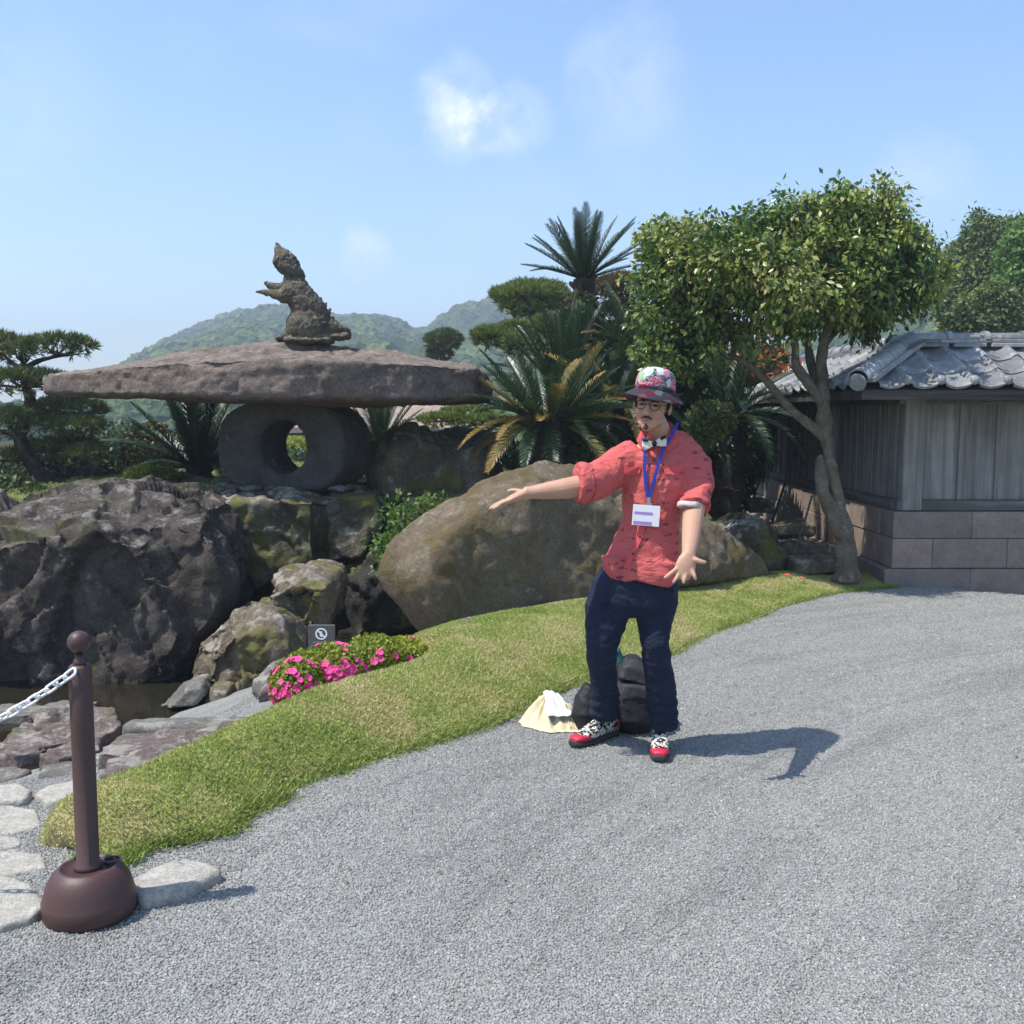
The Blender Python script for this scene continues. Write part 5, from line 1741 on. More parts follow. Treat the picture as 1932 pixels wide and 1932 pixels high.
# ------------------------------------------------------------------ distant boarded house seen past the lantern
hb_ = P(640, 860, 24)
house = empty('boarded_house', (hb_.x, 24.5, .9), 'distant grey boarded house seen through the ring and under the capstone', 'house')
x0, x1 = P(525, 800, 24).x, P(905, 800, 24).x
zE, zG = P(600, 806, 24).z, .7
x = x0 + .1
while x < x1 - .1:
    mk('board', *box((x, 24.0 + random.uniform(0, .02), zG), (x + .145, 24.06, zE), 0), MA['wood'], house)
    x += .15
mk('wall', *box((x0 + .08, 24.08, zG), (x1 - .08, 27, zE), 0), MA['wood_dark'], house)
rv = np.array([(x0 - .3, 23.4, zE - .12), (x1 + .3, 23.4, zE - .12), (x1 + .1, 25.6, zE + 1.15), (x0 - .1, 25.6, zE + 1.15), (x1 + .3, 27.8, zE - .12), (x0 - .3, 27.8, zE - .12)])
rv2 = np.vstack([rv, rv + [0, 0, .12]])
mk('roof', rv2, [(0, 3, 2, 1), (3, 5, 4, 2), (6, 7, 8, 9), (9, 8, 10, 11), (0, 1, 7, 6), (4, 5, 11, 10), (1, 2, 8, 7), (2, 4, 10, 8), (0, 6, 9, 3), (3, 9, 11, 5)], MA['block'], house)

# ------------------------------------------------------------------ chain post
pb = G(170, 1722, .0)
post = empty('chain_post', pb, 'brown plastic barrier post with ball top on a round weighted base', 'barrier post')
r = 88 * MPP(pb.y)
prof = [(r * .93, 0), (r * .99, .012), (r * 1.0, .055), (r * .985, .06), (r * .97, .066), (r * .90, .105), (r * .78, .138), (r * .64, .156), (r * .58, .160), (r * .56, .152), (r * .2, .150)]
V, F = lathe(prof, pb, 48)
b_ = mk('base', V, F, MA['brown_plastic'], post, smooth=True)
fx = pb + Vector((r * .42, -r * .0 + .04, .1505))
mk('filler_hole', *lathe([(.026, 0), (.028, .012), (.022, .013), (.020, .002)], fx, 20), MA['brown_plastic'], b_)
mk('hole', *lathe([(.019, 0), (.019, .003)], fx + Vector((0, 0, .002)), 16), MA['hole'], b_)  # flat dark disc painting the shade of an opening
ptop = .815
pr = 21.5 * MPP(pb.y)
mk('pole', *lathe([(pr * 1.25, .148), (pr * 1.2, .165), (pr, .17), (pr, .6), (pr, ptop - .01), (pr * .8, ptop)], pb, 28), MA['brown_plastic'], post, smooth=True)
kn = mk('ball_top', *lathe([(.02, ptop - .004), (.019, ptop + .012), (.013, ptop + .02), (.013, ptop + .042)] + [(.035 * math.sin(a), ptop + .072 - .035 * math.cos(a)) for a in np.linspace(.38, math.pi - .03, 18)], pb, 28), MA['brown_plastic'], post, smooth=True)
# white plastic chain hanging to the left
def link_mesh():
    pts = []
    n = 20
    for i in range(n):
        a = 2 * math.pi * i / n
        x = math.copysign(max(0, abs(math.cos(a))), math.cos(a)) * .0105 + math.copysign(.0125, math.cos(a)) * (1 if abs(math.cos(a)) > .2 else abs(math.cos(a)) / .2)
        pts.append(Vector((x, math.sin(a) * .0125, 0)))
    V, F = [], []
    seg = 6
    for i in range(n):
        t = (pts[(i + 1) % n] - pts[i - 1]).normalized()
        s = Vector((t.y, -t.x, 0))
        for k in range(seg):
            a = 2 * math.pi * k / seg
            V.append(pts[i] + s * .0044 * math.cos(a) + Vector((0, 0, .0044)) * math.sin(a))
    for i in range(n):
        for k in range(seg):
            a, b = i * seg + k, i * seg + (k + 1) % seg
            a2, b2 = ((i + 1) % n) * seg + k, ((i + 1) % n) * seg + (k + 1) % seg
            F.append((a, b, b2, a2))
    me = new_mesh('link', [v[:] for v in V], F, True)
    me.materials.append(MA['white_plastic'])
    return me
lk = link_mesh()
A = pb + Vector((-.002, -pr - .002, ptop - .012))
B = P(-6, 1352, pb.y - .03)
dirh = (B - A).normalized()
ch = empty('plastic_chain', A, 'white plastic chain hanging from the brown post towards the left', 'chain')
step = .0365
SPAN = 1.72
q = A.copy()
i = 0
while A.x - q.x < SPAN - .02 and i < 70:
    x = A.x - q.x + step * .4
    d = Vector((-1, .04, -.74 * (1 - 2 * x / SPAN))).normalized()
    wob_ = .12 * math.sin(i * 1.7)
    s1 = (Vector((0, 1, 0)).cross(d)).normalized(); s2 = d.cross(s1).normalized()
    ca, sa = math.cos(R(38) + wob_), math.sin(R(38) + wob_)
    e1, e2 = s1 * ca + s2 * sa, s2 * ca - s1 * sa
    M4 = basis(q + d * step * .5, d, e1, d.cross(e1)) if i % 2 == 0 else basis(q + d * step * .5, d, e2, d.cross(e2))
    inst('link', lk, M4, ch)
    q = q + d * step
    i += 1
# the post at the other end of the chain
post2 = empty('chain_post', pb + Vector((-SPAN - .01, .08, 0)), 'brown barrier post at the far left end of the white chain', 'barrier post')
post['group'] = post2['group'] = 'brown barrier posts'
for chd in [c for c in bpy.data.objects if c.parent == post]:
    c2 = chd.copy(); COL.objects.link(c2); c2.parent = post2
    for g in [g for g in bpy.data.objects if g.parent == chd]:
        g2 = g.copy(); COL.objects.link(g2); g2.parent = c2

# ------------------------------------------------------------------ small sign by the pond
sy = 6.35
a, b = P(581, 1179, sy), P(633, 1236, sy)
sg = empty('notice_sign', (a.lerp(b, .5).x, sy, b.z - .35), 'small dark grey notice sign with white prohibition symbol', 'sign')
pl = mk('plate', *box((a.x, sy, b.z), (b.x, sy + .012, a.z), .003), MA['sign'], sg)
mk('stake', *box((a.lerp(b, .5).x - .012, sy + .013, b.z - .4), (a.lerp(b, .5).x + .012, sy + .03, a.z - .03), .002), MA['sign'], sg)
cc = P(606, 1196, sy - .003); rr = 11.5 * MPP(sy)
def flat_ring(c, r0, r1, y, n=32, a0=0, a1=2 * math.pi):
    V, F = [], []
    for i in range(n + 1):
        t = a0 + (a1 - a0) * i / n
        for r_ in (r0, r1):
            V.append((c.x + r_ * math.cos(t), y, c.z + r_ * math.sin(t)))
    for i in range(n):
        F.append((2 * i, 2 * i + 1, 2 * i + 3, 2 * i + 2))
    return np.array(V), F
ring_ = flat_ring(cc, rr * .74, rr, sy - .0015)
th = R(135)
dx, dz = math.cos(th), math.sin(th)
bar = (np.array([(cc.x + dx * rr * .8 * s + dz * rr * .13 * w, sy - .0018, cc.z + dz * rr * .8 * s - dx * rr * .13 * w) for s, w in ((-1, -1), (1, -1), (1, 1), (-1, 1))]), [(0, 1, 2, 3)])
fig = flat_ring(Vector((cc.x, 0, cc.z + rr * .3)), 0, rr * .17, sy - .0012, 14)
body = (np.array([(cc.x + x * rr, sy - .0012, cc.z + z * rr) for x, z in ((-.2, .1), (.2, .1), (.3, -.2), (.12, -.5), (-.12, -.5), (-.3, -.2))]), [(0, 1, 2, 3, 4, 5)])
mk('symbol', *join([ring_, bar, fig, body]), MA['sign_white'], pl)
tx = []
for row, (v, n_) in enumerate(((1212, 8), (1219, 10))):
    for i in range(n_):
        u = 606 + (i - (n_ - 1) / 2) * 3.9
        c = P(u, v, sy); w = 1.4 * MPP(sy); h = 1.9 * MPP(sy)
        tx.append((np.array([(c.x + x * w, sy - .0015, c.z + z * h) for x, z in ((-1, -1), (.6, -1), (.6, -.5), (-.4, -.5), (-.4, .3), (1, .3), (1, 1), (-1, 1))]), [(0, 1, 2, 3, 4, 7), (4, 5, 6, 7)]))
mk('small_print', *join(tx), MA['sign_text'], pl)

# props leaning by the tree, timber edging in the shade
for (a, b, y, rr, lab, mm) in (((1514, 806), (1457, 984), 11.0, 2.6, 'long dark pole leaning on the plank wall behind the tree', 'bark_dark'),
                               ((1532, 935), (1496, 1050), 9.9, 2.2, 'short thin stake leaning near the tree foot', 'bark'),
                               ((1447, 862), (1421, 940), 12.2, 2.2, 'thin pale stick leaning in the shade left of the dark pole', 'bark')):
    p0, p1 = P(*a, y + .25), P(*b, y)
    V, F = tube([p0, p0.lerp(p1, .5) + Vector((.01, 0, 0)), p1], rr * MPP(y), None, 8)
    tag(mk('garden_pole', V, F, MA[mm], smooth=True), lab, 'pole')
c = P(1430, 950, 11.6)
V, F = remesh([box((c.x - .15, 11.4, c.z - .09), (c.x + .15, 11.7, c.z + .06))], .02, 2)
V = rough(V, F, .03, 601, freq=3)
tag(mk('edging_stone', V, F, MA['rock_moss'], smooth=True), 'mossy squared stone at the foot of the leaning stick', 'stone')
for k, (u, v, w, y, lab) in enumerate(((1470, 985, 60, 10.9, 'upper low stone step in the shade beside the wall'), (1500, 1020, 55, 10.3, 'middle low stone step in the shade beside the wall'), (1540, 1052, 50, 9.75, 'lowest stone step in the shade beside the tree foot'))):
    c = P(u, v, y); w *= MPP(y)
    V, F = remesh([box((c.x - w, y - .2, c.z - .14), (c.x + w, y + .2, c.z))], .025, 2)
    V = rough(V, F, .04, 611 + k, freq=2.5)
    tag(mk('stone_step', V, F, MA['rock_tan'], smooth=True), lab, 'stone')

# fallen petals on the lawn near the tree foot
for k, (u, v, lab) in enumerate(((1485, 1086, 'red fallen flower on the grass near the giant boulder'), (1512, 1092, 'orange fallen flower on the grass near the tree foot'))):
    c = G(u, v, .12)
    V, F = [], []
    for j in range(5):
        a = j * 1.2566
        d = np.array([math.cos(a), math.sin(a), 0]); s = np.array([-math.sin(a), math.cos(a), 0])
        V += [tuple(np.array(c)), tuple(np.array(c) + d * .02 + s * .016 + [0, 0, .012]), tuple(np.array(c) + d * .036 + [0, 0, .014]), tuple(np.array(c) + d * .02 - s * .016 + [0, 0, .012])]
        F.append((4 * j, 4 * j + 3, 4 * j + 2, 4 * j + 1))
    tag(mk('fallen_flower', V, F, MA['red_petal']), lab, 'flower')

# leaf litter blown over the gravel
n = 90
q = np.stack([rng.uniform(-1.2, 3.6, n), rng.uniform(3.2, 8.6, n), np.zeros(n)], 1)
q = q[polyline_sd(q[:, 0], q[:, 1], near) < -.05]
n = len(q)
q[:, 2] = gz(q[:, 0], q[:, 1]) + .008
V, F = leaf_cards(q, rand_unit(n) * [1, 1, .15], np.array([[0, 0, 1.0]]) + rand_unit(n) * .3, .012 + .018 * rng.random(n), .005, .3)
tag(mk('leaf_litter', V, F, MA['olive'], tint=np.repeat(rng.random(n), 2)), 'tiny dry leaves scattered on the gravel', 'leaves', kind='stuff')
# ------------------------------------------------------------------ the man
def person_mats():
    t = MT('skin')
    c = t.mix(t.noise(14, 4), (.41, .225, .145), (.51, .295, .20))
    MA['skin'] = t.pbr(c, .5, t.bump(t.noise(160, 3), .12, .004), .4, **{'Subsurface Weight': .12, 'Subsurface Radius': (.02, .008, .004)})
    # coral shirt with small dark printed motifs
    t = MT('coral_shirt')
    base = t.mix(t.noise(9, 5), (.50, .092, .088), (.58, .135, .125))
    mp = t.map((1, 1, 2.3))
    vd = t.n('ShaderNodeTexVoronoi', {'Vector': mp, 'Scale': 15.0, 'Randomness': .95})
    gate = t.n('ShaderNodeSeparateColor', {0: vd.outputs['Color']}).outputs[0]
    m1 = t.math('LESS_THAN', t.math('ADD', vd.outputs['Distance'], t.math('MULTIPLY', t.math('SUBTRACT', t.noise(90, 2, .6), .5), .9)), .26)
    m1 = t.math('MULTIPLY', m1, t.math('GREATER_THAN', gate, .45))
    c = t.mix(t.math('MULTIPLY', m1, .72), base, (.07, .035, .06))
    b = t.bump(t.noise(9, 5, .6, vec=t.map((1, 1, 1.7)), dist=1.4), .7, .035)
    b = t.bump(t.noise(30, 3, .6, dist=.8), .35, .008, b)
    b = t.bump(t.noise(400, 2), .15, .002, b)
    MA['shirt'] = t.pbr(c, .85, b, .15)
    MA['shirt_plain'] = plain('coral_cloth', (.58, .09, .09), .85, .15, .3, 120, var=.12)
    MA['lining'] = plain('pale_lining', (.55, .45, .43), .85, .15, .3, 120, var=.15)
    t = MT('navy_trousers')
    c = t.mix(t.noise(7, 5), (.008, .012, .028), (.018, .026, .052))
    c = t.mix(.4, c, t.ramp(t.noise(500, 2), [(.3, .6), (.7, 1.4)]), 'MULTIPLY')
    b = t.bump(t.noise(8, 5, .6, vec=t.map((1.2, 1.2, 1.6)), dist=1.6), .7, .03)
    MA['navy'] = t.pbr(c, .8, b, .2)
    t = MT('zebra_canvas')
    w = t.n('ShaderNodeTexNoise', {'Vector': t.co, 'Scale': 42.0, 'Detail': 2.0, 'Distortion': 1.6}).outputs['Fac']
    c = t.ramp(w, [(.47, (.02, .02, .02)), (.5, (.62, .58, .5))], 'CONSTANT')
    MA['zebra'] = t.pbr(c, .8, None, .2)
    MA['red_rubber'] = plain('red_rubber', (.46, .016, .045), .5, .4, var=.15)
    MA['sole'] = plain('dark_sole', (.035, .035, .038), .7, .3, var=.2)
    t = MT('floral_hat')
    v = t.n('ShaderNodeTexVoronoi', {'Vector': t.co, 'Scale': 24.0})
    g = t.n('ShaderNodeSeparateColor', {0: v.outputs['Color']}).outputs[0]
    c = t.ramp(g, [(0, (.50, .03, .12)), (.16, (.55, .14, .25)), (.28, (.42, .50, .47)), (.46, (.20, .34, .16)), (.6, (.52, .53, .52)), (.78, (.10, .09, .12)), (.9, (.40, .02, .10))], 'CONSTANT')
    c = t.mix(t.math('GREATER_THAN', v.outputs['Distance'], .62), c, (.05, .05, .07))
    c = t.mix(t.ramp(t.noise(130, 3), [(.45, 0.0), (.6, .55)]), c, (.66, .64, .62))
    MA['hat'] = t.pbr(c, .85, t.bump(t.noise(60, 3), .3, .006), .15)
    t = MT('floral_brim')
    v = t.n('ShaderNodeTexVoronoi', {'Vector': t.co, 'Scale': 30.0})
    g = t.n('ShaderNodeSeparateColor', {0: v.outputs['Color']}).outputs[0]
    c = t.ramp(g, [(0, (.09, .014, .03)), (.15, (.035, .032, .045)), (.5, (.10, .10, .10)), (.7, (.04, .04, .05)), (.93, (.13, .04, .06))], 'CONSTANT')
    MA['brim'] = t.pbr(c, .85, None, .15)
    MA['hair'] = plain('black_hair', (.012, .010, .009), .55, .4, .5, 150)
    MA['beard'] = plain('stubble', (.075, .045, .034), .8, .2, .5, 200)
    MA['eye'] = plain('dark_eye', (.015, .010, .008), .25, .5)
    MA['lip'] = plain('lip', (.42, .17, .14), .5, .4)
    MA['lanyard'] = plain('blue_ribbon', (.022, .045, .32), .6, .3, var=.15)
    t = MT('badge_card')
    zz = t.n('ShaderNodeSeparateXYZ', {0: t.co}).outputs[2]
    MA['badge'] = plain('badge_white', (.76, .74, .76), .35, .5, var=.03)
    MA['badge_violet'] = plain('badge_violet', (.36, .22, .52), .4, .4, var=.08)
    MA['steel'] = plain('steel', (.45, .45, .46), .3, .5, metal=1.0)
    MA['bow_white'] = plain('bow_white', (.62, .60, .52), .8, .2, var=.12)
    MA['bow_black'] = plain('bow_black', (.012, .012, .016), .8, .2)
    MA['button'] = plain('dark_button', (.03, .02, .03), .4, .4)
    MA['black_nylon'] = plain('black_nylon', (.012, .012, .014), .6, .35, .4, 90)
    MA['grey_nylon'] = plain('charcoal_nylon', (.030, .030, .034), .6, .35, .4, 90)
    MA['teal'] = plain('teal_cloth', (.012, .085, .08), .7, .3, .3)
    MA['canvas'] = plain('cream_canvas', (.60, .52, .34), .9, .1, .3, 60, var=.12)
    MA['canvas_white'] = plain('white_canvas', (.64, .63, .62), .9, .1, .2, 60, var=.06)


person_mats()
man = empty('person', G(1195, 1425), 'man in coral shirt and floral bucket hat spreading his arms', 'person')
K = MPP(4.68)


def pth(rows):
    """rows of (u, v, halfwidth px, y, half depth m) -> path, rx, ry"""
    return [P(r[0], r[1], r[3]) for r in rows], [r[2] * MPP(r[3]) for r in rows], [r[4] for r in rows]


def wrinkle(V, F, amp, seed, sx=1.0, sz=1.0, freq=9):
    N = normals(V, F)
    w = np.stack([vnoise(V * 5, seed + 1), vnoise(V * 5, seed + 2), vnoise(V * 5, seed + 3)], 1) * .05
    n = 1 - np.abs(fbm((V + w) * [freq * sx, freq * sx, freq * sz], 3, seed))       # creases
    return V + N * (amp * (n - .6))[:, None]


# --- trousers
hips = pth([(1214, 1066, 66, 4.70, .125), (1207, 1090, 76, 4.69, .13), (1200, 1118, 83, 4.68, .135), (1195, 1138, 80, 4.68, .125), (1194, 1150, 58, 4.68, .11), (1194, 1162, 22, 4.68, .08)])
legA = pth([(1158, 1105, 42, 4.69, .09), (1146, 1150, 45, 4.68, .095), (1142, 1178, 42, 4.67, .092), (1136, 1212, 34, 4.67, .082), (1134, 1240, 31, 4.70, .076), (1138, 1268, 28, 4.75, .07), (1141, 1300, 28.5, 4.80, .072), (1142, 1330, 32, 4.84, .078), (1141, 1346, 32, 4.86, .08)])
legB = pth([(1240, 1105, 42, 4.69, .09), (1236, 1150, 40, 4.68, .092), (1235, 1180, 35, 4.66, .088), (1236, 1212, 29, 4.64, .08), (1239, 1240, 29.5, 4.66, .078), (1243, 1268, 29.5, 4.69, .076), (1247, 1300, 31, 4.72, .078), (1249, 1330, 32, 4.75, .08), (1252, 1356, 29, 4.77, .08), (1253, 1372, 28, 4.77, .08)])
slim = lambda L_: (L_[0], [r * (.97 if i < 2 else .92) for i, r in enumerate(L_[1])], [r * .95 for r in L_[2]])
legA, legB = slim(legA), slim(legB)
tr = [tube(*hips, seg=24, square=2.4), tube(*legA, seg=20, square=2.2), tube(*legB, seg=20, square=2.2)]
V, F = remesh(tr, .009, 4)
V = wrinkle(V, F, .006, 701, 1, 1.0, 6)
V = wrinkle(V, F, .006, 702, .8, 1.5, 15)
# gathered folds above the hems and behind the knees
zf = V[:, 2]
fold = np.exp(-((zf - .19) / .10) ** 2) + .6 * np.exp(-((zf - .52) / .07) ** 2)
V = V + normals(V, F) * (fold * .004 * np.sin(zf * 130 + vnoise(V * 12, 5) * 3.5))[:, None]
mk('trousers', V, F, MA['navy'], man, smooth=True)

# --- shirt: trunk and sleeves
trunk_rows = [(1243, 821, 31, 4.70, .066), (1248, 834, 52, 4.70, .085), (1251, 850, 74, 4.70, .10), (1250, 872, 80, 4.69, .12), (1243, 905, 72, 4.68, .125), (1232, 935, 58, 4.68, .122),
              (1229, 977, 53, 4.68, .12), (1222, 1018, 60, 4.68, .128), (1214, 1052, 68, 4.68, .136), (1212, 1072, 71, 4.68, .144), (1214, 1078, 70, 4.68, .144)]
sleeveA = pth([(1200, 862, 36, 4.69, .085), (1172, 876, 36, 4.66, .082), (1146, 895, 34, 4.62, .078), (1122, 908, 35, 4.57, .078), (1104, 912, 37, 4.54, .08)])
sleeveB = pth([(1296, 862, 32, 4.69, .08), (1314, 880, 28, 4.67, .075), (1320, 910, 27, 4.63, .07), (1317, 935, 26.5, 4.58, .066), (1312, 952, 26, 4.55, .064)])
parts = [tube(*pth(trunk_rows), seg=28, square=2.3), tube(*sleeveA, seg=18), tube(*sleeveB, seg=18)]
# curved shirt tails: front tail drops right of the placket
parts.append(tube(*pth([(1232, 1060, 50, 4.62, .085), (1230, 1085, 48, 4.61, .085), (1226, 1099, 38, 4.61, .08)]), seg=18, square=2.6))
parts.append(tube(*pth([(1160, 1050, 24, 4.63, .09), (1158, 1070, 21, 4.625, .085), (1164, 1083, 16, 4.61, .07), (1172, 1092, 9, 4.60, .05)]), seg=14, square=2.4))
V, F = remesh(parts, .0085, 4)
V0_ = V.copy()
V = wrinkle(V, F, .009, 711, 1, 1.2, 7)
V = wrinkle(V, F, .007, 712, 1, 1.2, 18)
hz = np.clip((V0_[:, 2] - .86) / .16, .15, 1)[:, None]
V = V0_ + (V - V0_) * hz
# diagonal pull folds towards the elbows and waist
dg_ = np.sin((V[:, 2] * 1.0 + (V[:, 0] - .6) * .75) * 62 + vnoise(V * 7, 8) * 4)
V = V + normals(V, F) * (.006 * dg_ * np.clip(vnoise(V * 4, 14) + .25, 0, 1))[:, None]
shirt = mk('shirt', V, F, MA['shirt'], man, smooth=True)
# cuffs
def cuff(path_r, thick, m, name='cuff', seg=20, seed=1):
    pts, rx, ry = path_r
    V, F = remesh([tube(pts, rx, ry, seg)], .006, 2)
    V = wrinkle(V, F, .006, seed, freq=14)
    return mk(name, V, F, MA[m], man, smooth=True)
cuff(pth([(1108, 911, 38, 4.545, .083), (1098, 911, 40, 4.535, .086), (1089, 911, 39, 4.53, .085)]), 0, 'shirt', seed=721)
cuff(pth([(1313, 946, 29.5, 4.56, .072), (1311, 956, 30, 4.545, .074)]), 0, 'shirt', seed=722)
cuff(pth([(1300, 948, 21, 4.505, .05), (1299, 958, 22, 4.50, .052)]), 0, 'lining', 'turned_cuff', seed=723)
# collar, placket, pockets
for rows in ([(1262, 800, 4.70), (1272, 812, 4.66), (1274, 828, 4.625), (1262, 846, 4.595), (1246, 842, 4.60)], [(1222, 808, 4.66), (1214, 818, 4.635), (1209, 832, 4.615), (1216, 846, 4.595), (1230, 842, 4.60)]):
    V, F = remesh([tube([P(*q) for q in rows], [.012, .017, .021, .017, .009], [.012, .012, .010, .008, .006], 10, round_end=True)], .005, 2)
    mk('collar', wrinkle(V, F, .003, 715, freq=14), F, MA['shirt_plain'], man, smooth=True)


def front_y(u, v):
    """depth of the shirt front at (u,v), by ray"""
    o = Vector((0, 0, EYE)); d = pix_dir(u, v).normalized()
    loc = shirt.matrix_basis
    off = wloc(shirt)
    hit, p, n_, i = shirt.ray_cast(o - off, d)
    return (p + off).y if hit else 4.57


bpy.context.view_layer.update()
pl_ = []
pl = [(1236, 848), (1233, 880), (1229, 915), (1222, 950), (1214, 985), (1204, 1020), (1190, 1050), (1182, 1072)]
vv, ff = [], []
for (u, v) in pl:
    y = front_y(u, v) - .003
    for du in (-5.5, 5.5):
        vv.append(P(u + du, v, front_y(u + du, v) - .004)[:])
for i in range(len(pl) - 1):
    ff.append((2 * i, 2 * i + 1, 2 * i + 3, 2 * i + 2))
mk('placket', vv, ff, MA['shirt_plain'], shirt)
for (u, v) in ((1234, 868), (1227, 925), (1219, 965), (1207, 1012), (1194, 1045)):
    y = front_y(u, v) - .006
    mk('button', *ell(P(u, v, y), (.0055, .003, .0055), nu=10, nv=6), MA['button'], shirt)
for (pts) in ([(1177, 882), (1209, 880), (1208, 891), (1193, 899), (1179, 894)], [(1252, 884), (1290, 874), (1292, 886), (1274, 896), (1254, 894)]):
    a = [P(u, v, front_y(u, v) - .009) for u, v in pts]
    b = [P(u, v, front_y(u, v) + .004) for u, v in pts]
    n = len(a)
    mk('pocket_flap', np.array([q[:] for q in a + b]), [tuple(range(n)), tuple(range(n, 2 * n))[::-1]] + [(i, (i + 1) % n, (i + 1) % n + n, i + n) for i in range(n)], MA['shirt_plain'], shirt)

# --- body (one continuous figure under the clothes)
HC = P(1231, 764, 4.62)
YAW, ROLL, NOD = R(-20), R(7), R(3)
HR = Matrix.Rotation(YAW, 3, 'Z') @ Matrix.Rotation(ROLL, 3, 'Y') @ Matrix.Rotation(NOD, 3, 'X')
H = lambda x, y, z: HC + HR @ Vector((x, y, z))
hr = np.array(HR)
B_ = []
def hell(c, r, extra=None):
    rot = HR if extra is None else HR @ extra
    B_.append(ell(H(*c), r, np.array(rot), 18, 12))
hell((0, .015, .035), (.075, .092, .10))
hell((0, -.022, -.022), (.063, .066, .085))
hell((0, -.045, -.075), (.047, .040, .036))
hell((0, -.066, -.094), (.024, .020, .020))
for s in (-1, 1):
    hell((s * .036, -.062, -.028), (.026, .022, .028))
    hell((s * .030, -.080, .020), (.028, .012, .009))          # brow
    hell((s * .078, .010, -.008), (.010, .020, .032), Matrix.Rotation(R(s * 14), 3, 'Z'))
    hell((s * .011, -.099, -.034), (.009, .010, .008))          # nostril wings
    hell((s * .042, -.018, -.066), (.018, .034, .024))          # jaw
B_.append(tube([H(0, -.084, .018), H(0, -.096, -.008), H(0, -.106, -.030)], [.0085, .0105, .0125], None, 10, round_end=True))
hell((0, -.084, -.061), (.023, .011, .0055))
hell((0, -.081, -.069), (.020, .011, .006))
neck_t = H(0, .02, -.06)
B_.append(tube([neck_t, P(1243, 815, 4.68), P(1244, 835, 4.70)], [.056, .055, .066], None, 14))
B_.append(tube(*pth([(1244, 828, 40, 4.70, .06), (1250, 858, 72, 4.70, .08), (1245, 895, 66, 4.69, .10), (1232, 940, 50, 4.69, .10), (1228, 985, 45, 4.69, .095), (1216, 1040, 55, 4.69, .10), (1205, 1100, 68, 4.69, .11), (1200, 1130, 66, 4.69, .09)]), seg=18))
for leg in (legA, legB):
    B_.append(tube(leg[0], [r * .8 for r in leg[1]], [r * .8 for r in leg[2]], 14))
# arms
armA = pth([(1190, 868, 24, 4.69, .055), (1150, 893, 22, 4.62, .05), (1108, 913, 20, 4.55, .046), (1092, 917, 20.5, 4.535, .046), (1064, 922, 19.5, 4.52, .044), (1030, 926, 16, 4.51, .037), (1004, 929, 12.5, 4.50, .029), (990, 930, 12, 4.495, .027)])
armB = pth([(1312, 868, 24, 4.69, .055), (1322, 905, 22, 4.63, .05), (1314, 945, 20, 4.56, .046), (1309, 965, 20, 4.51, .046), (1306, 990, 19.5, 4.43, .044), (1303, 1018, 17, 4.34, .036), (1300, 1040, 14, 4.27, .028), (1299, 1050, 14, 4.25, .026)])
B_.append(tube(*armA, seg=16)); B_.append(tube(*armB, seg=16))
def cap(pts, rad):
    B_.append(tube(pts, rad, None, 9, round_end=True))
f_ = .0082
# his right hand, palm up, seen edge-on at the left
ya = 4.495
B_.append(tube([P(994, 930, ya), P(978, 936, ya - .003), P(966, 941, ya - .005), P(956, 946, ya - .006)], [.025, .021, .018, .014], [.026, .036, .041, .040], 12, round_end=True))
for i, (dy, tip, mid) in enumerate(((-.036, (931, 960), (942, 951)), (-.013, (925, 960), (939, 951)), (.012, (926, 957), (940, 949)), (.034, (934, 952), (945, 946)))):
    k0 = P(957, 946 - i * .6, ya + dy)
    k1 = P(mid[0] + 4, mid[1] - 1, ya + dy * 1.1); k2 = P(*tip, ya + dy * 1.3)
    cap([k0, k1, k1.lerp(k2, .5) + Vector((0, 0, -.002)), k2], [.0098, .009, .0083, .0072])
cap([P(986, 929, ya + .028), P(976, 926, ya + .045), P(967, 925, ya + .052), P(960, 926.5, ya + .056)], [.0145, .0115, .0100, .0085])
# his left hand, palm to the viewer, fingers spread downwards
yb = 4.235
B_.append(tube([P(1299, 1046, yb + .01), P(1297, 1056, yb), P(1294, 1067, yb - .008), P(1291, 1077, yb - .014)], [.028, .039, .044, .043], [.022, .019, .017, .014], 14, round_end=True))
for (b0, mid, tip) in (((1305, 1074), (1309, 1083), (1312, 1092)), ((1295, 1078), (1293, 1088), (1290, 1099)), ((1284, 1078), (1278, 1088), (1271, 1098)), ((1277, 1073), (1267, 1081), (1255, 1090))):
    a, b, c = P(*b0, yb - .014), P(*mid, yb - .028), P(*tip, yb - .036)
    cap([a, b, b.lerp(c, .5) + Vector((0, -.002, 0)), c], [.0104, .0095, .0088, .0075])
cap([P(1307, 1056, yb - .002), P(1315, 1057, yb - .012), P(1323, 1060, yb - .018), P(1330, 1061, yb - .02)], [.0165, .0125, .0108, .0088])
V, F = remesh(B_, .0042, 2, .4)
body = mk('body', V, F, MA['skin'], man, smooth=True)

# face details
for s in (-1, 1):
    mk('eye', *ell(H(s * .031, -.0795, .0035), (.0125, .007, .0042), hr, 12, 8), MA['eye'], man)
    mk('eyebrow', *tube([H(s * .013, -.0925, .022), H(s * .030, -.0915, .0265), H(s * .047, -.079, .021)], [.0035, .0042, .002], None, 6), MA['hair'], man)
mk('moustache', *join([tube([H(s * .001, -.0985, -.0485), H(s * .014, -.0955, -.0495), H(s * .027, -.083, -.058)], [.0036, .0040, .002], None, 8) for s in (-1, 1)]), MA['beard'], man, smooth=True)
mk('goatee', *remesh([ell(H(0, -.0845, -.096), (.015, .007, .011), hr), ell(H(0, -.085, -.082), (.005, .005, .006), hr)], .004, 1), MA['beard'], man, smooth=True)
mk('lips', *join([ell(H(0, -.0955, -.0605), (.0205, .0035, .0032), hr), ell(H(0, -.0925, -.0668), (.018, .0042, .0038), hr)]), MA['lip'], man, smooth=True)
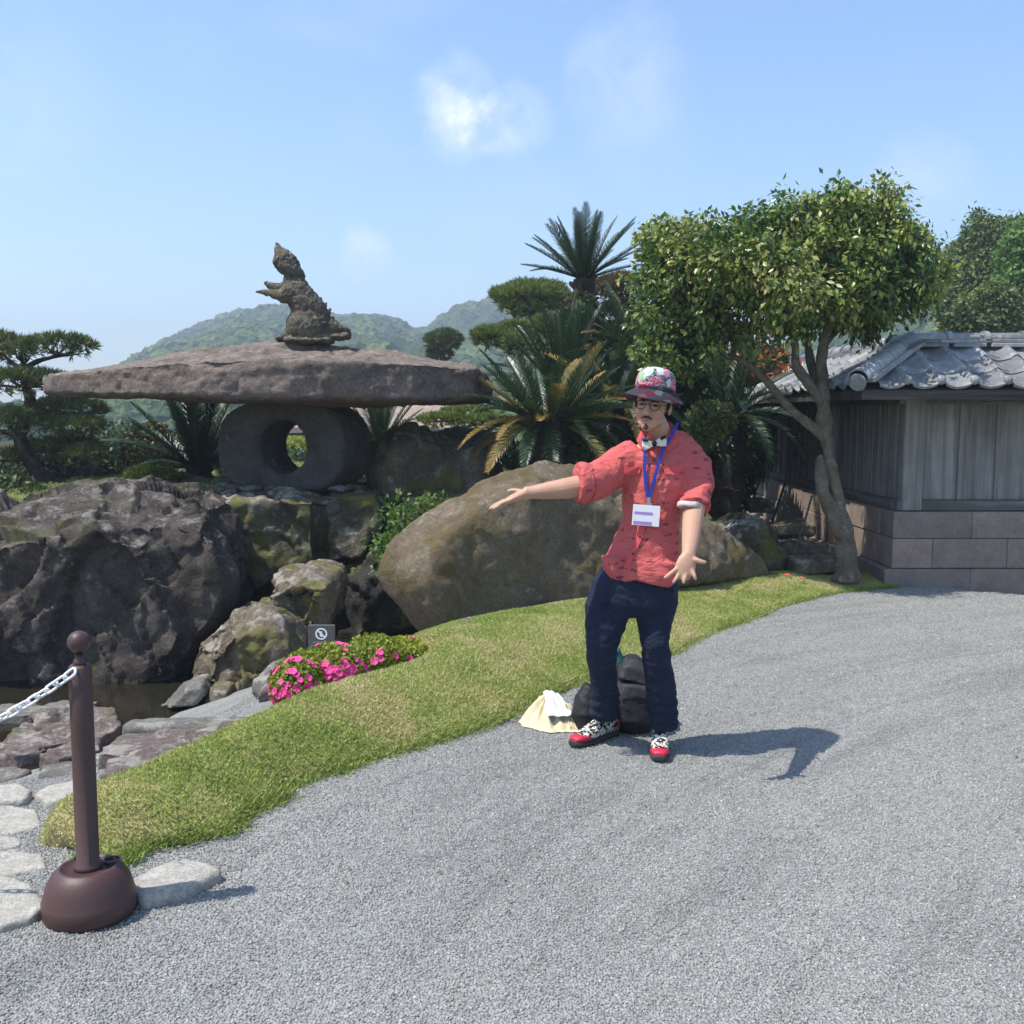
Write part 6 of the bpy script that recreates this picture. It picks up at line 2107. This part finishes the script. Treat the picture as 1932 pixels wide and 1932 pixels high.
# hair under the hat
hp = [tube([H(s * .071, .0 + .01, .045), H(s * .0745, .002, .015), H(s * .073, -.006, -.012)], [.016, .013, .006], [.026, .022, .01], 10, round_end=True) for s in (-1, 1)]
hp += [ell(H(0, .075, .0), (.066, .032, .055), hr)]
V, F = remesh(hp, .006, 2)
mk('hair', wrinkle(V, F, .006, 741, freq=40), F, MA['hair'], man, smooth=True)
# round glasses
gl = []
for s in (-1, 1):
    n = 22
    c = Vector((s * .0315, -.1015, .002))
    pts = [H(c.x + .0215 * math.cos(a), c.y + (.006 if True else 0) * abs(math.cos(a)), c.z + .0195 * math.sin(a)) for a in np.linspace(0, 2 * math.pi, n)]
    gl.append(tube(pts, .0019, None, 5, cap=False))
    gl.append(tube([H(s * .053, -.098, .006), H(s * .070, -.06, .008), H(s * .078, .0, .008)], .0013, None, 5))
gl.append(tube([H(-.010, -.102, .006), H(0, -.106, .008), H(.010, -.102, .006)], .0013, None, 5))
mk('glasses', *join(gl), MA['eye'], man, smooth=True)

# bucket hat
def hat_lathe(prof, seg=40, wav=0.0):
    V, F = [], []
    for (r, z) in prof:
        for k in range(seg):
            a = 2 * math.pi * k / seg
            rr_ = r * (1 + .06 * math.cos(2 * a + math.pi))
            zz = z + wav * (r - .09) * math.sin(a * 2 + .6) * 4
            yy = rr_ * math.sin(a) * 1.1
            V.append(H(rr_ * math.cos(a), .016 + yy, .058 + zz - .16 * yy)[:])
    for i in range(len(prof) - 1):
        for k in range(seg):
            a, b = i * seg + k, i * seg + (k + 1) % seg
            F.append((a, b, b + seg, a + seg))
    return np.array(V), F
hatt = empty('hat', (0, 0, 0)); hatt.parent = man; hatt.location = -man.location + HC
V, F = hat_lathe([(.094, -.002), (.096, .02), (.093, .05), (.085, .076), (.074, .092), (.055, .102), (.028, .107), (.001, .108)])
mk('crown', V, F, MA['hat'], hatt, smooth=True)
V, F = hat_lathe([(.092, -.001), (.097, .0), (.116, -.015), (.133, -.029), (.146, -.040), (.147, -.044), (.144, -.045), (.127, -.032), (.108, -.017), (.090, -.006)], wav=.05)
mk('brim', V, F, MA['brim'], hatt, smooth=True)
V, F = hat_lathe([(.0965, -.003), (.0985, .004), (.0985, .012), (.0962, .016)])
mk('band', V, F, MA['brim'], hatt, smooth=True)

# lanyard, badge, bow tie
def ribbon(pts, w, m, name, parent, off=.006):
    vv, ff = [], []
    for i, (u, v, y) in enumerate(pts):
        q = P(u, v, y if y else front_y(u, v) - off)
        a = P(*pts[max(0, i - 1)][:2], 4.6); b = P(*pts[min(len(pts) - 1, i + 1)][:2], 4.6)
        t = (b - a).normalized(); s = t.cross(Vector((0, 1, 0))).normalized()
        for k in (-1, 1):
            vv.append((q + s * w * k)[:])
        for k in (1, -1):
            vv.append((q + s * w * k + Vector((0, .0022, 0)))[:])
    for i in range(len(pts) - 1):
        a = 4 * i
        for j in range(4):
            ff.append((a + j, a + (j + 1) % 4, a + 4 + (j + 1) % 4, a + 4 + j))
    return mk(name, vv, ff, MA[m], parent)
lany = empty('lanyard', (0, 0, 0)); lany.parent = man; lany.location = -man.location + P(1223, 940, 4.55)
ribbon([(1279, 797, 4.67), (1275, 806, 4.645), (1268, 820, 4.61), (1257, 838, 4.575), (1247, 858, 4.56), (1240, 885, 4.552), (1232, 912, 4.55), (1225, 938, 4.55)], .0075, 'lanyard', 'strap', lany)
ribbon([(1213, 826, 4.60), (1216, 842, 4.575), (1217, 860, 4.562), (1216, 882, 4.555), (1218, 908, 4.55), (1222, 938, 4.549)], .0075, 'lanyard', 'strap', lany)
mk('clip', *join([box(P(1221, 951, 4.546), P(1227, 938, 4.552), 0), box(P(1218, 955, 4.545), P(1230, 949, 4.549), 0)]), MA['steel'], lany)
bd = [P(1195, 951, 4.548), P(1246, 955, 4.54), P(1243, 994, 4.538), P(1192, 990, 4.546)]
def card(q, th, name, m, parent):
    b = [x + Vector((0, th, 0)) for x in q]
    return mk(name, np.array([x[:] for x in q + b]), [(0, 1, 2, 3), (7, 6, 5, 4), (0, 4, 5, 1), (1, 5, 6, 2), (2, 6, 7, 3), (3, 7, 4, 0)], MA[m], parent)
bg_ = card(bd, .004, 'badge', 'badge', lany)
def quadin(s0, s1, t0, t1, off):
    f = lambda s, t: bd[0].lerp(bd[1], s).lerp(bd[3].lerp(bd[2], s), t) + Vector((0, -off, 0))
    return [f(s0, t0), f(s1, t0), f(s1, t1), f(s0, t1)]
stp = []
for (a, b, c, d) in ((.06, .74, .34, .46), (.05, .72, .80, .95)):
    q = quadin(a, b, c, d, .0012)
    stp.append((np.array([x[:] for x in q]), [(0, 1, 2, 3)]))
mk('print', *join(stp), MA['badge_violet'], lany)
bow = empty('bow_tie', (0, 0, 0)); bow.parent = man; bow.location = -man.location + P(1234, 837, 4.56)
def wing(pts, y0, m, name):
    a = [P(u, v, y0 + dy) for (u, v, dy) in pts]
    b = [x + Vector((0, .016, 0)) for x in a]
    n = len(a)
    mk(name, np.array([x[:] for x in a + b]), [tuple(range(n)), tuple(range(n, 2 * n))[::-1]] + [(i, (i + 1) % n, (i + 1) % n + n, i + n) for i in range(n)], MA[m], bow)
wing([(1233, 833, 0), (1222, 831, -.006), (1213, 828, 0), (1212, 842, -.004), (1217, 850, 0), (1224, 846, -.008), (1233, 841, 0)], 4.556, 'bow_white', 'wing')
wing([(1235, 832, 0), (1246, 826, -.006), (1255, 822, 0), (1258, 832, -.004), (1257, 842, 0), (1247, 842, -.008), (1236, 840, 0)], 4.556, 'bow_white', 'wing')
wing([(1213, 828, -.003), (1222, 830, -.009), (1224, 834, -.009), (1213, 833, -.005)], 4.553, 'bow_black', 'stripe')
wing([(1246, 826, -.009), (1255, 821, -.003), (1257, 826, -.004), (1247, 831, -.010)], 4.553, 'bow_black', 'stripe')
mk('knot', *ell(P(1234.5, 836.5, 4.553), (.011, .010, .014)), MA['bow_black'], bow, smooth=True)

# --- shoes
def shoe(toe, heel, side_w=.047):
    toe, heel = Vector(toe), Vector(heel)
    d = (toe - heel); Ln = d.length; d.normalize()
    s = Vector((-d.y, d.x, 0))
    base = empty('shoe', (0, 0, 0)); base.parent = man; base.location = -man.location + heel
    W = lambda x, y, z: heel + d * (x * Ln) + s * y + Vector((0, 0, z))
    def loft(rows, seg=18, sq=2.6):
        V, F = [], []
        for (x, w, z0, z1, yo) in rows:
            for k in range(seg):
                a = 2 * math.pi * k / seg
                c, n_ = math.cos(a), math.sin(a)
                c = math.copysign(abs(c) ** (2 / sq), c); n_ = math.copysign(abs(n_) ** (2 / sq), n_)
                V.append(W(x, yo + w * c, (z0 + z1) / 2 + (z1 - z0) / 2 * n_)[:])
        n = len(rows)
        for i in range(n - 1):
            for k in range(seg):
                a, b = i * seg + k, i * seg + (k + 1) % seg
                F.append((a, b, b + seg, a + seg))
        F.append(tuple(range(seg))[::-1]); F.append(tuple(range((n - 1) * seg, n * seg)))
        return np.array(V), F
    mk('sole', *remesh([loft([(-.01, .030, 0, .03, 0), (.06, .036, 0, .032, 0), (.3, .037, 0, .03, 0), (.6, .045, 0, .03, 0), (.8, .047, 0, .03, 0), (.93, .040, .002, .036, 0), (1.0, .026, .008, .04, 0)])], .006, 2), MA['sole'], base, smooth=True)
    mk('upper', *remesh([loft([(0.0, .028, .022, .09, 0), (.05, .034, .022, .12, 0), (.2, .036, .022, .125, 0), (.4, .038, .022, .112, 0), (.58, .042, .022, .088, 0), (.75, .042, .022, .07, 0), (.9, .036, .022, .055, 0), (.96, .024, .022, .046, 0)]),
                          tube([W(.16, 0, .09), W(.16, 0, .15), W(.17, 0, .19)], [.038, .037, .038], [.042, .04, .04], 16)], .007, 3), MA['zebra'], base, smooth=True)
    mk('toe_cap', *remesh([loft([(.68, .0455, .024, .046, 0), (.78, .046, .024, .06, 0), (.9, .0395, .024, .060, 0), (.98, .026, .026, .05, 0)])], .006, 3), MA['red_rubber'], base, smooth=True)
    mk('heel_patch', *remesh([loft([(-.018, .022, .03, .115, 0), (.03, .034, .03, .12, 0), (.12, .0385, .03, .06, 0)])], .006, 3), MA['red_rubber'], base, smooth=True)
    lc = []
    for i in range(5):
        x = .30 + i * .075; z = .127 - i * .013
        lc.append(tube([W(x, -.026, z - .006), W(x + .01, 0, z + .003), W(x, .026, z - .006)], .0036, None, 6))
    mk('laces', *join(lc), MA['bow_black'], base, smooth=True)
    return base
shoe(G(1079, 1412), G(1162, 1386))
t0 = G(1244, 1441)
shoe(t0, t0 + Vector((.045, .275, 0)))

# ------------------------------------------------------------------ backpack and cloth bag on the gravel
bc = G(1190, 1372)
bp = empty('backpack', bc, 'black backpack standing behind the man legs', 'backpack')
YB = 5.10
V, F = remesh([tube(*pth([(1190, 1376, 42, YB, .11), (1190, 1350, 46, YB, .12), (1192, 1310, 46, YB, .12), (1196, 1275, 42, YB + .02, .11), (1200, 1250, 32, YB + .04, .085), (1204, 1240, 18, YB + .05, .05)]), seg=20, square=3.2)], .01, 4)
mk('main_body', wrinkle(V, F, .016, 751, freq=7), F, MA['black_nylon'], bp, smooth=True)
V, F = remesh([tube(*pth([(1196, 1362, 30, YB - .13, .035), (1198, 1320, 33, YB - .13, .04), (1202, 1292, 31, YB - .12, .035)]), seg=16, square=3.5)], .008, 3)
mk('front_pocket', wrinkle(V, F, .008, 752, freq=9), F, MA['grey_nylon'], bp, smooth=True)
V, F = remesh([tube(*pth([(1197, 1288, 34, YB - .08, .05), (1202, 1268, 32, YB - .07, .05), (1205, 1256, 22, YB - .04, .04)]), seg=16, square=3.0)], .008, 3)
mk('lid', wrinkle(V, F, .008, 753, freq=9), F, MA['grey_nylon'], bp, smooth=True)
V, F = remesh([tube(*pth([(1112, 1370, 22, YB - .02, .07), (1102, 1345, 26, YB - .02, .08), (1106, 1315, 20, YB, .06), (1112, 1292, 12, YB, .04)]), seg=14)], .009, 3)
mk('side_bag', wrinkle(V, F, .014, 754, freq=9), F, MA['black_nylon'], bp, smooth=True)
V, F = remesh([tube([P(1118, 1300, YB), P(1128, 1272, YB), P(1150, 1240, YB), P(1166, 1228, YB), P(1170, 1248, YB), P(1166, 1275, YB)], [.016, .022, .022, .02, .024, .016], None, 10)], .008, 2)
mk('top_strap', wrinkle(V, F, .006, 755, freq=12), F, MA['teal'], bp, smooth=True)
mk('zip_line', *tube([P(1172, 1318, YB - .168), P(1196, 1312, YB - .172), P(1226, 1322, YB - .168)], .003, None, 6), MA['black_nylon'], bp)

tcn = G(1045, 1382)
tb_ = empty('tote_bag', tcn, 'crumpled cream cloth bag with white patch on the gravel', 'bag')
YT = 5.0


def drape(c, rx, ry, h, seed, nfold, m, name, parent, skew=(0, 0), nt=96, nr=26, fold=.022):
    """a collapsed cloth: folds run down from a peak and spread on the ground"""
    rn = np.random.default_rng(seed)
    th = np.linspace(0, 2 * np.pi, nt, endpoint=False)
    circ = np.stack([np.cos(th) * 1.3, np.sin(th) * 1.3, 0 * th], 1)
    edge = 1 + .16 * fbm(circ * 1.2, 3, seed)
    ph = th * nfold / 2 + 1.6 * vnoise(circ * 1.5, seed + 1)
    tri = np.abs(((ph / np.pi) % 1) * 2 - 1)                 # sharp creases
    V = [(c[0] + skew[0], c[1] + skew[1], c[2] + h)]
    for j in range(1, nr + 1):
        r = j / nr
        prof = (1 - r) ** 1.15 + .16 * np.sin(np.pi * r) * (.5 + vnoise(circ * 2 + r, seed + 5))
        f = fold * np.sin(np.pi * min(1, r * 1.05)) ** .7 * (tri - .45) * 2 + .012 * vnoise(np.stack([circ[:, 0] * 3, circ[:, 1] * 3, 0 * th + r * 7], 1), seed + 3)
        rr = r * edge + f * .6
        k = (1 - r)
        x = c[0] + rx * rr * np.cos(th) + skew[0] * k; y = c[1] + ry * rr * np.sin(th) + skew[1] * k
        z = c[2] + np.maximum(h * prof + f * (1 if j < nr else 0), .003)
        V += list(zip(x, y, z))
    F = [(0, 1 + i, 1 + (i + 1) % nt) for i in range(nt)]
    for j in range(nr - 1):
        o = 1 + j * nt
        F += [(o + i, o + nt + i, o + nt + (i + 1) % nt, o + (i + 1) % nt) for i in range(nt)]
    return mk(name, V, F, MA[m], parent, smooth=True)


tg = G(1043, 1366)
drape((tg.x, tg.y, .0), .165, .15, .15, 771, 13, 'canvas', 'cloth', tb_, (-.02, .05))
drape((tg.x + .085, tg.y - .075, .0), .085, .07, .055, 775, 9, 'canvas', 'handle_bunch', tb_, (-.01, .02), fold=.012)
YT = tg.y + .16
# flap lying over the front, separate white cloth
n = 12
vv = []
tl, tr_, br, bl = Vector((tg.x - .05, tg.y + .02, .150)), Vector((tg.x + .03, tg.y + .03, .140)), Vector((tg.x + .10, tg.y - .085, .065)), Vector((tg.x - .035, tg.y - .12, .055))
for j in range(n + 1):
    for i in range(n + 1):
        s, t = i / n, j / n
        q = tl.lerp(tr_, s).lerp(bl.lerp(br, s), t)
        q = q + Vector((.006 * math.sin(7 * t), -.012 * math.sin(math.pi * t), .014 + .008 * math.sin(4 * s + 2 * t) + .006 * abs(math.sin(8 * s - 3 * t))))
        vv.append(q[:])
ff = [(j * (n + 1) + i, j * (n + 1) + i + 1, (j + 1) * (n + 1) + i + 1, (j + 1) * (n + 1) + i) for j in range(n) for i in range(n)]
vv2 = np.array(vv) + [0, .003, -.005]
m_ = len(vv)
mk('white_patch', np.vstack([np.array(vv), vv2]), ff + [tuple(reversed([q + m_ for q in f])) for f in ff], MA['canvas_white'], tb_, smooth=True)
# ------------------------------------------------------------------ air
t = MT('air')
pv = t.n('ShaderNodeVolumePrincipled', {'Color': (.78, .88, 1.0), 'Density': .0018, 'Anisotropy': .25})
t.nt.links.new(pv.outputs[0], t.out.inputs['Volume'])
V, F = box((-900, -80, -2.2), (900, 900, 80))
tag(mk('haze', V, F, t.m), 'pale blue summer haze over the whole garden and hills', 'haze', kind='stuff')
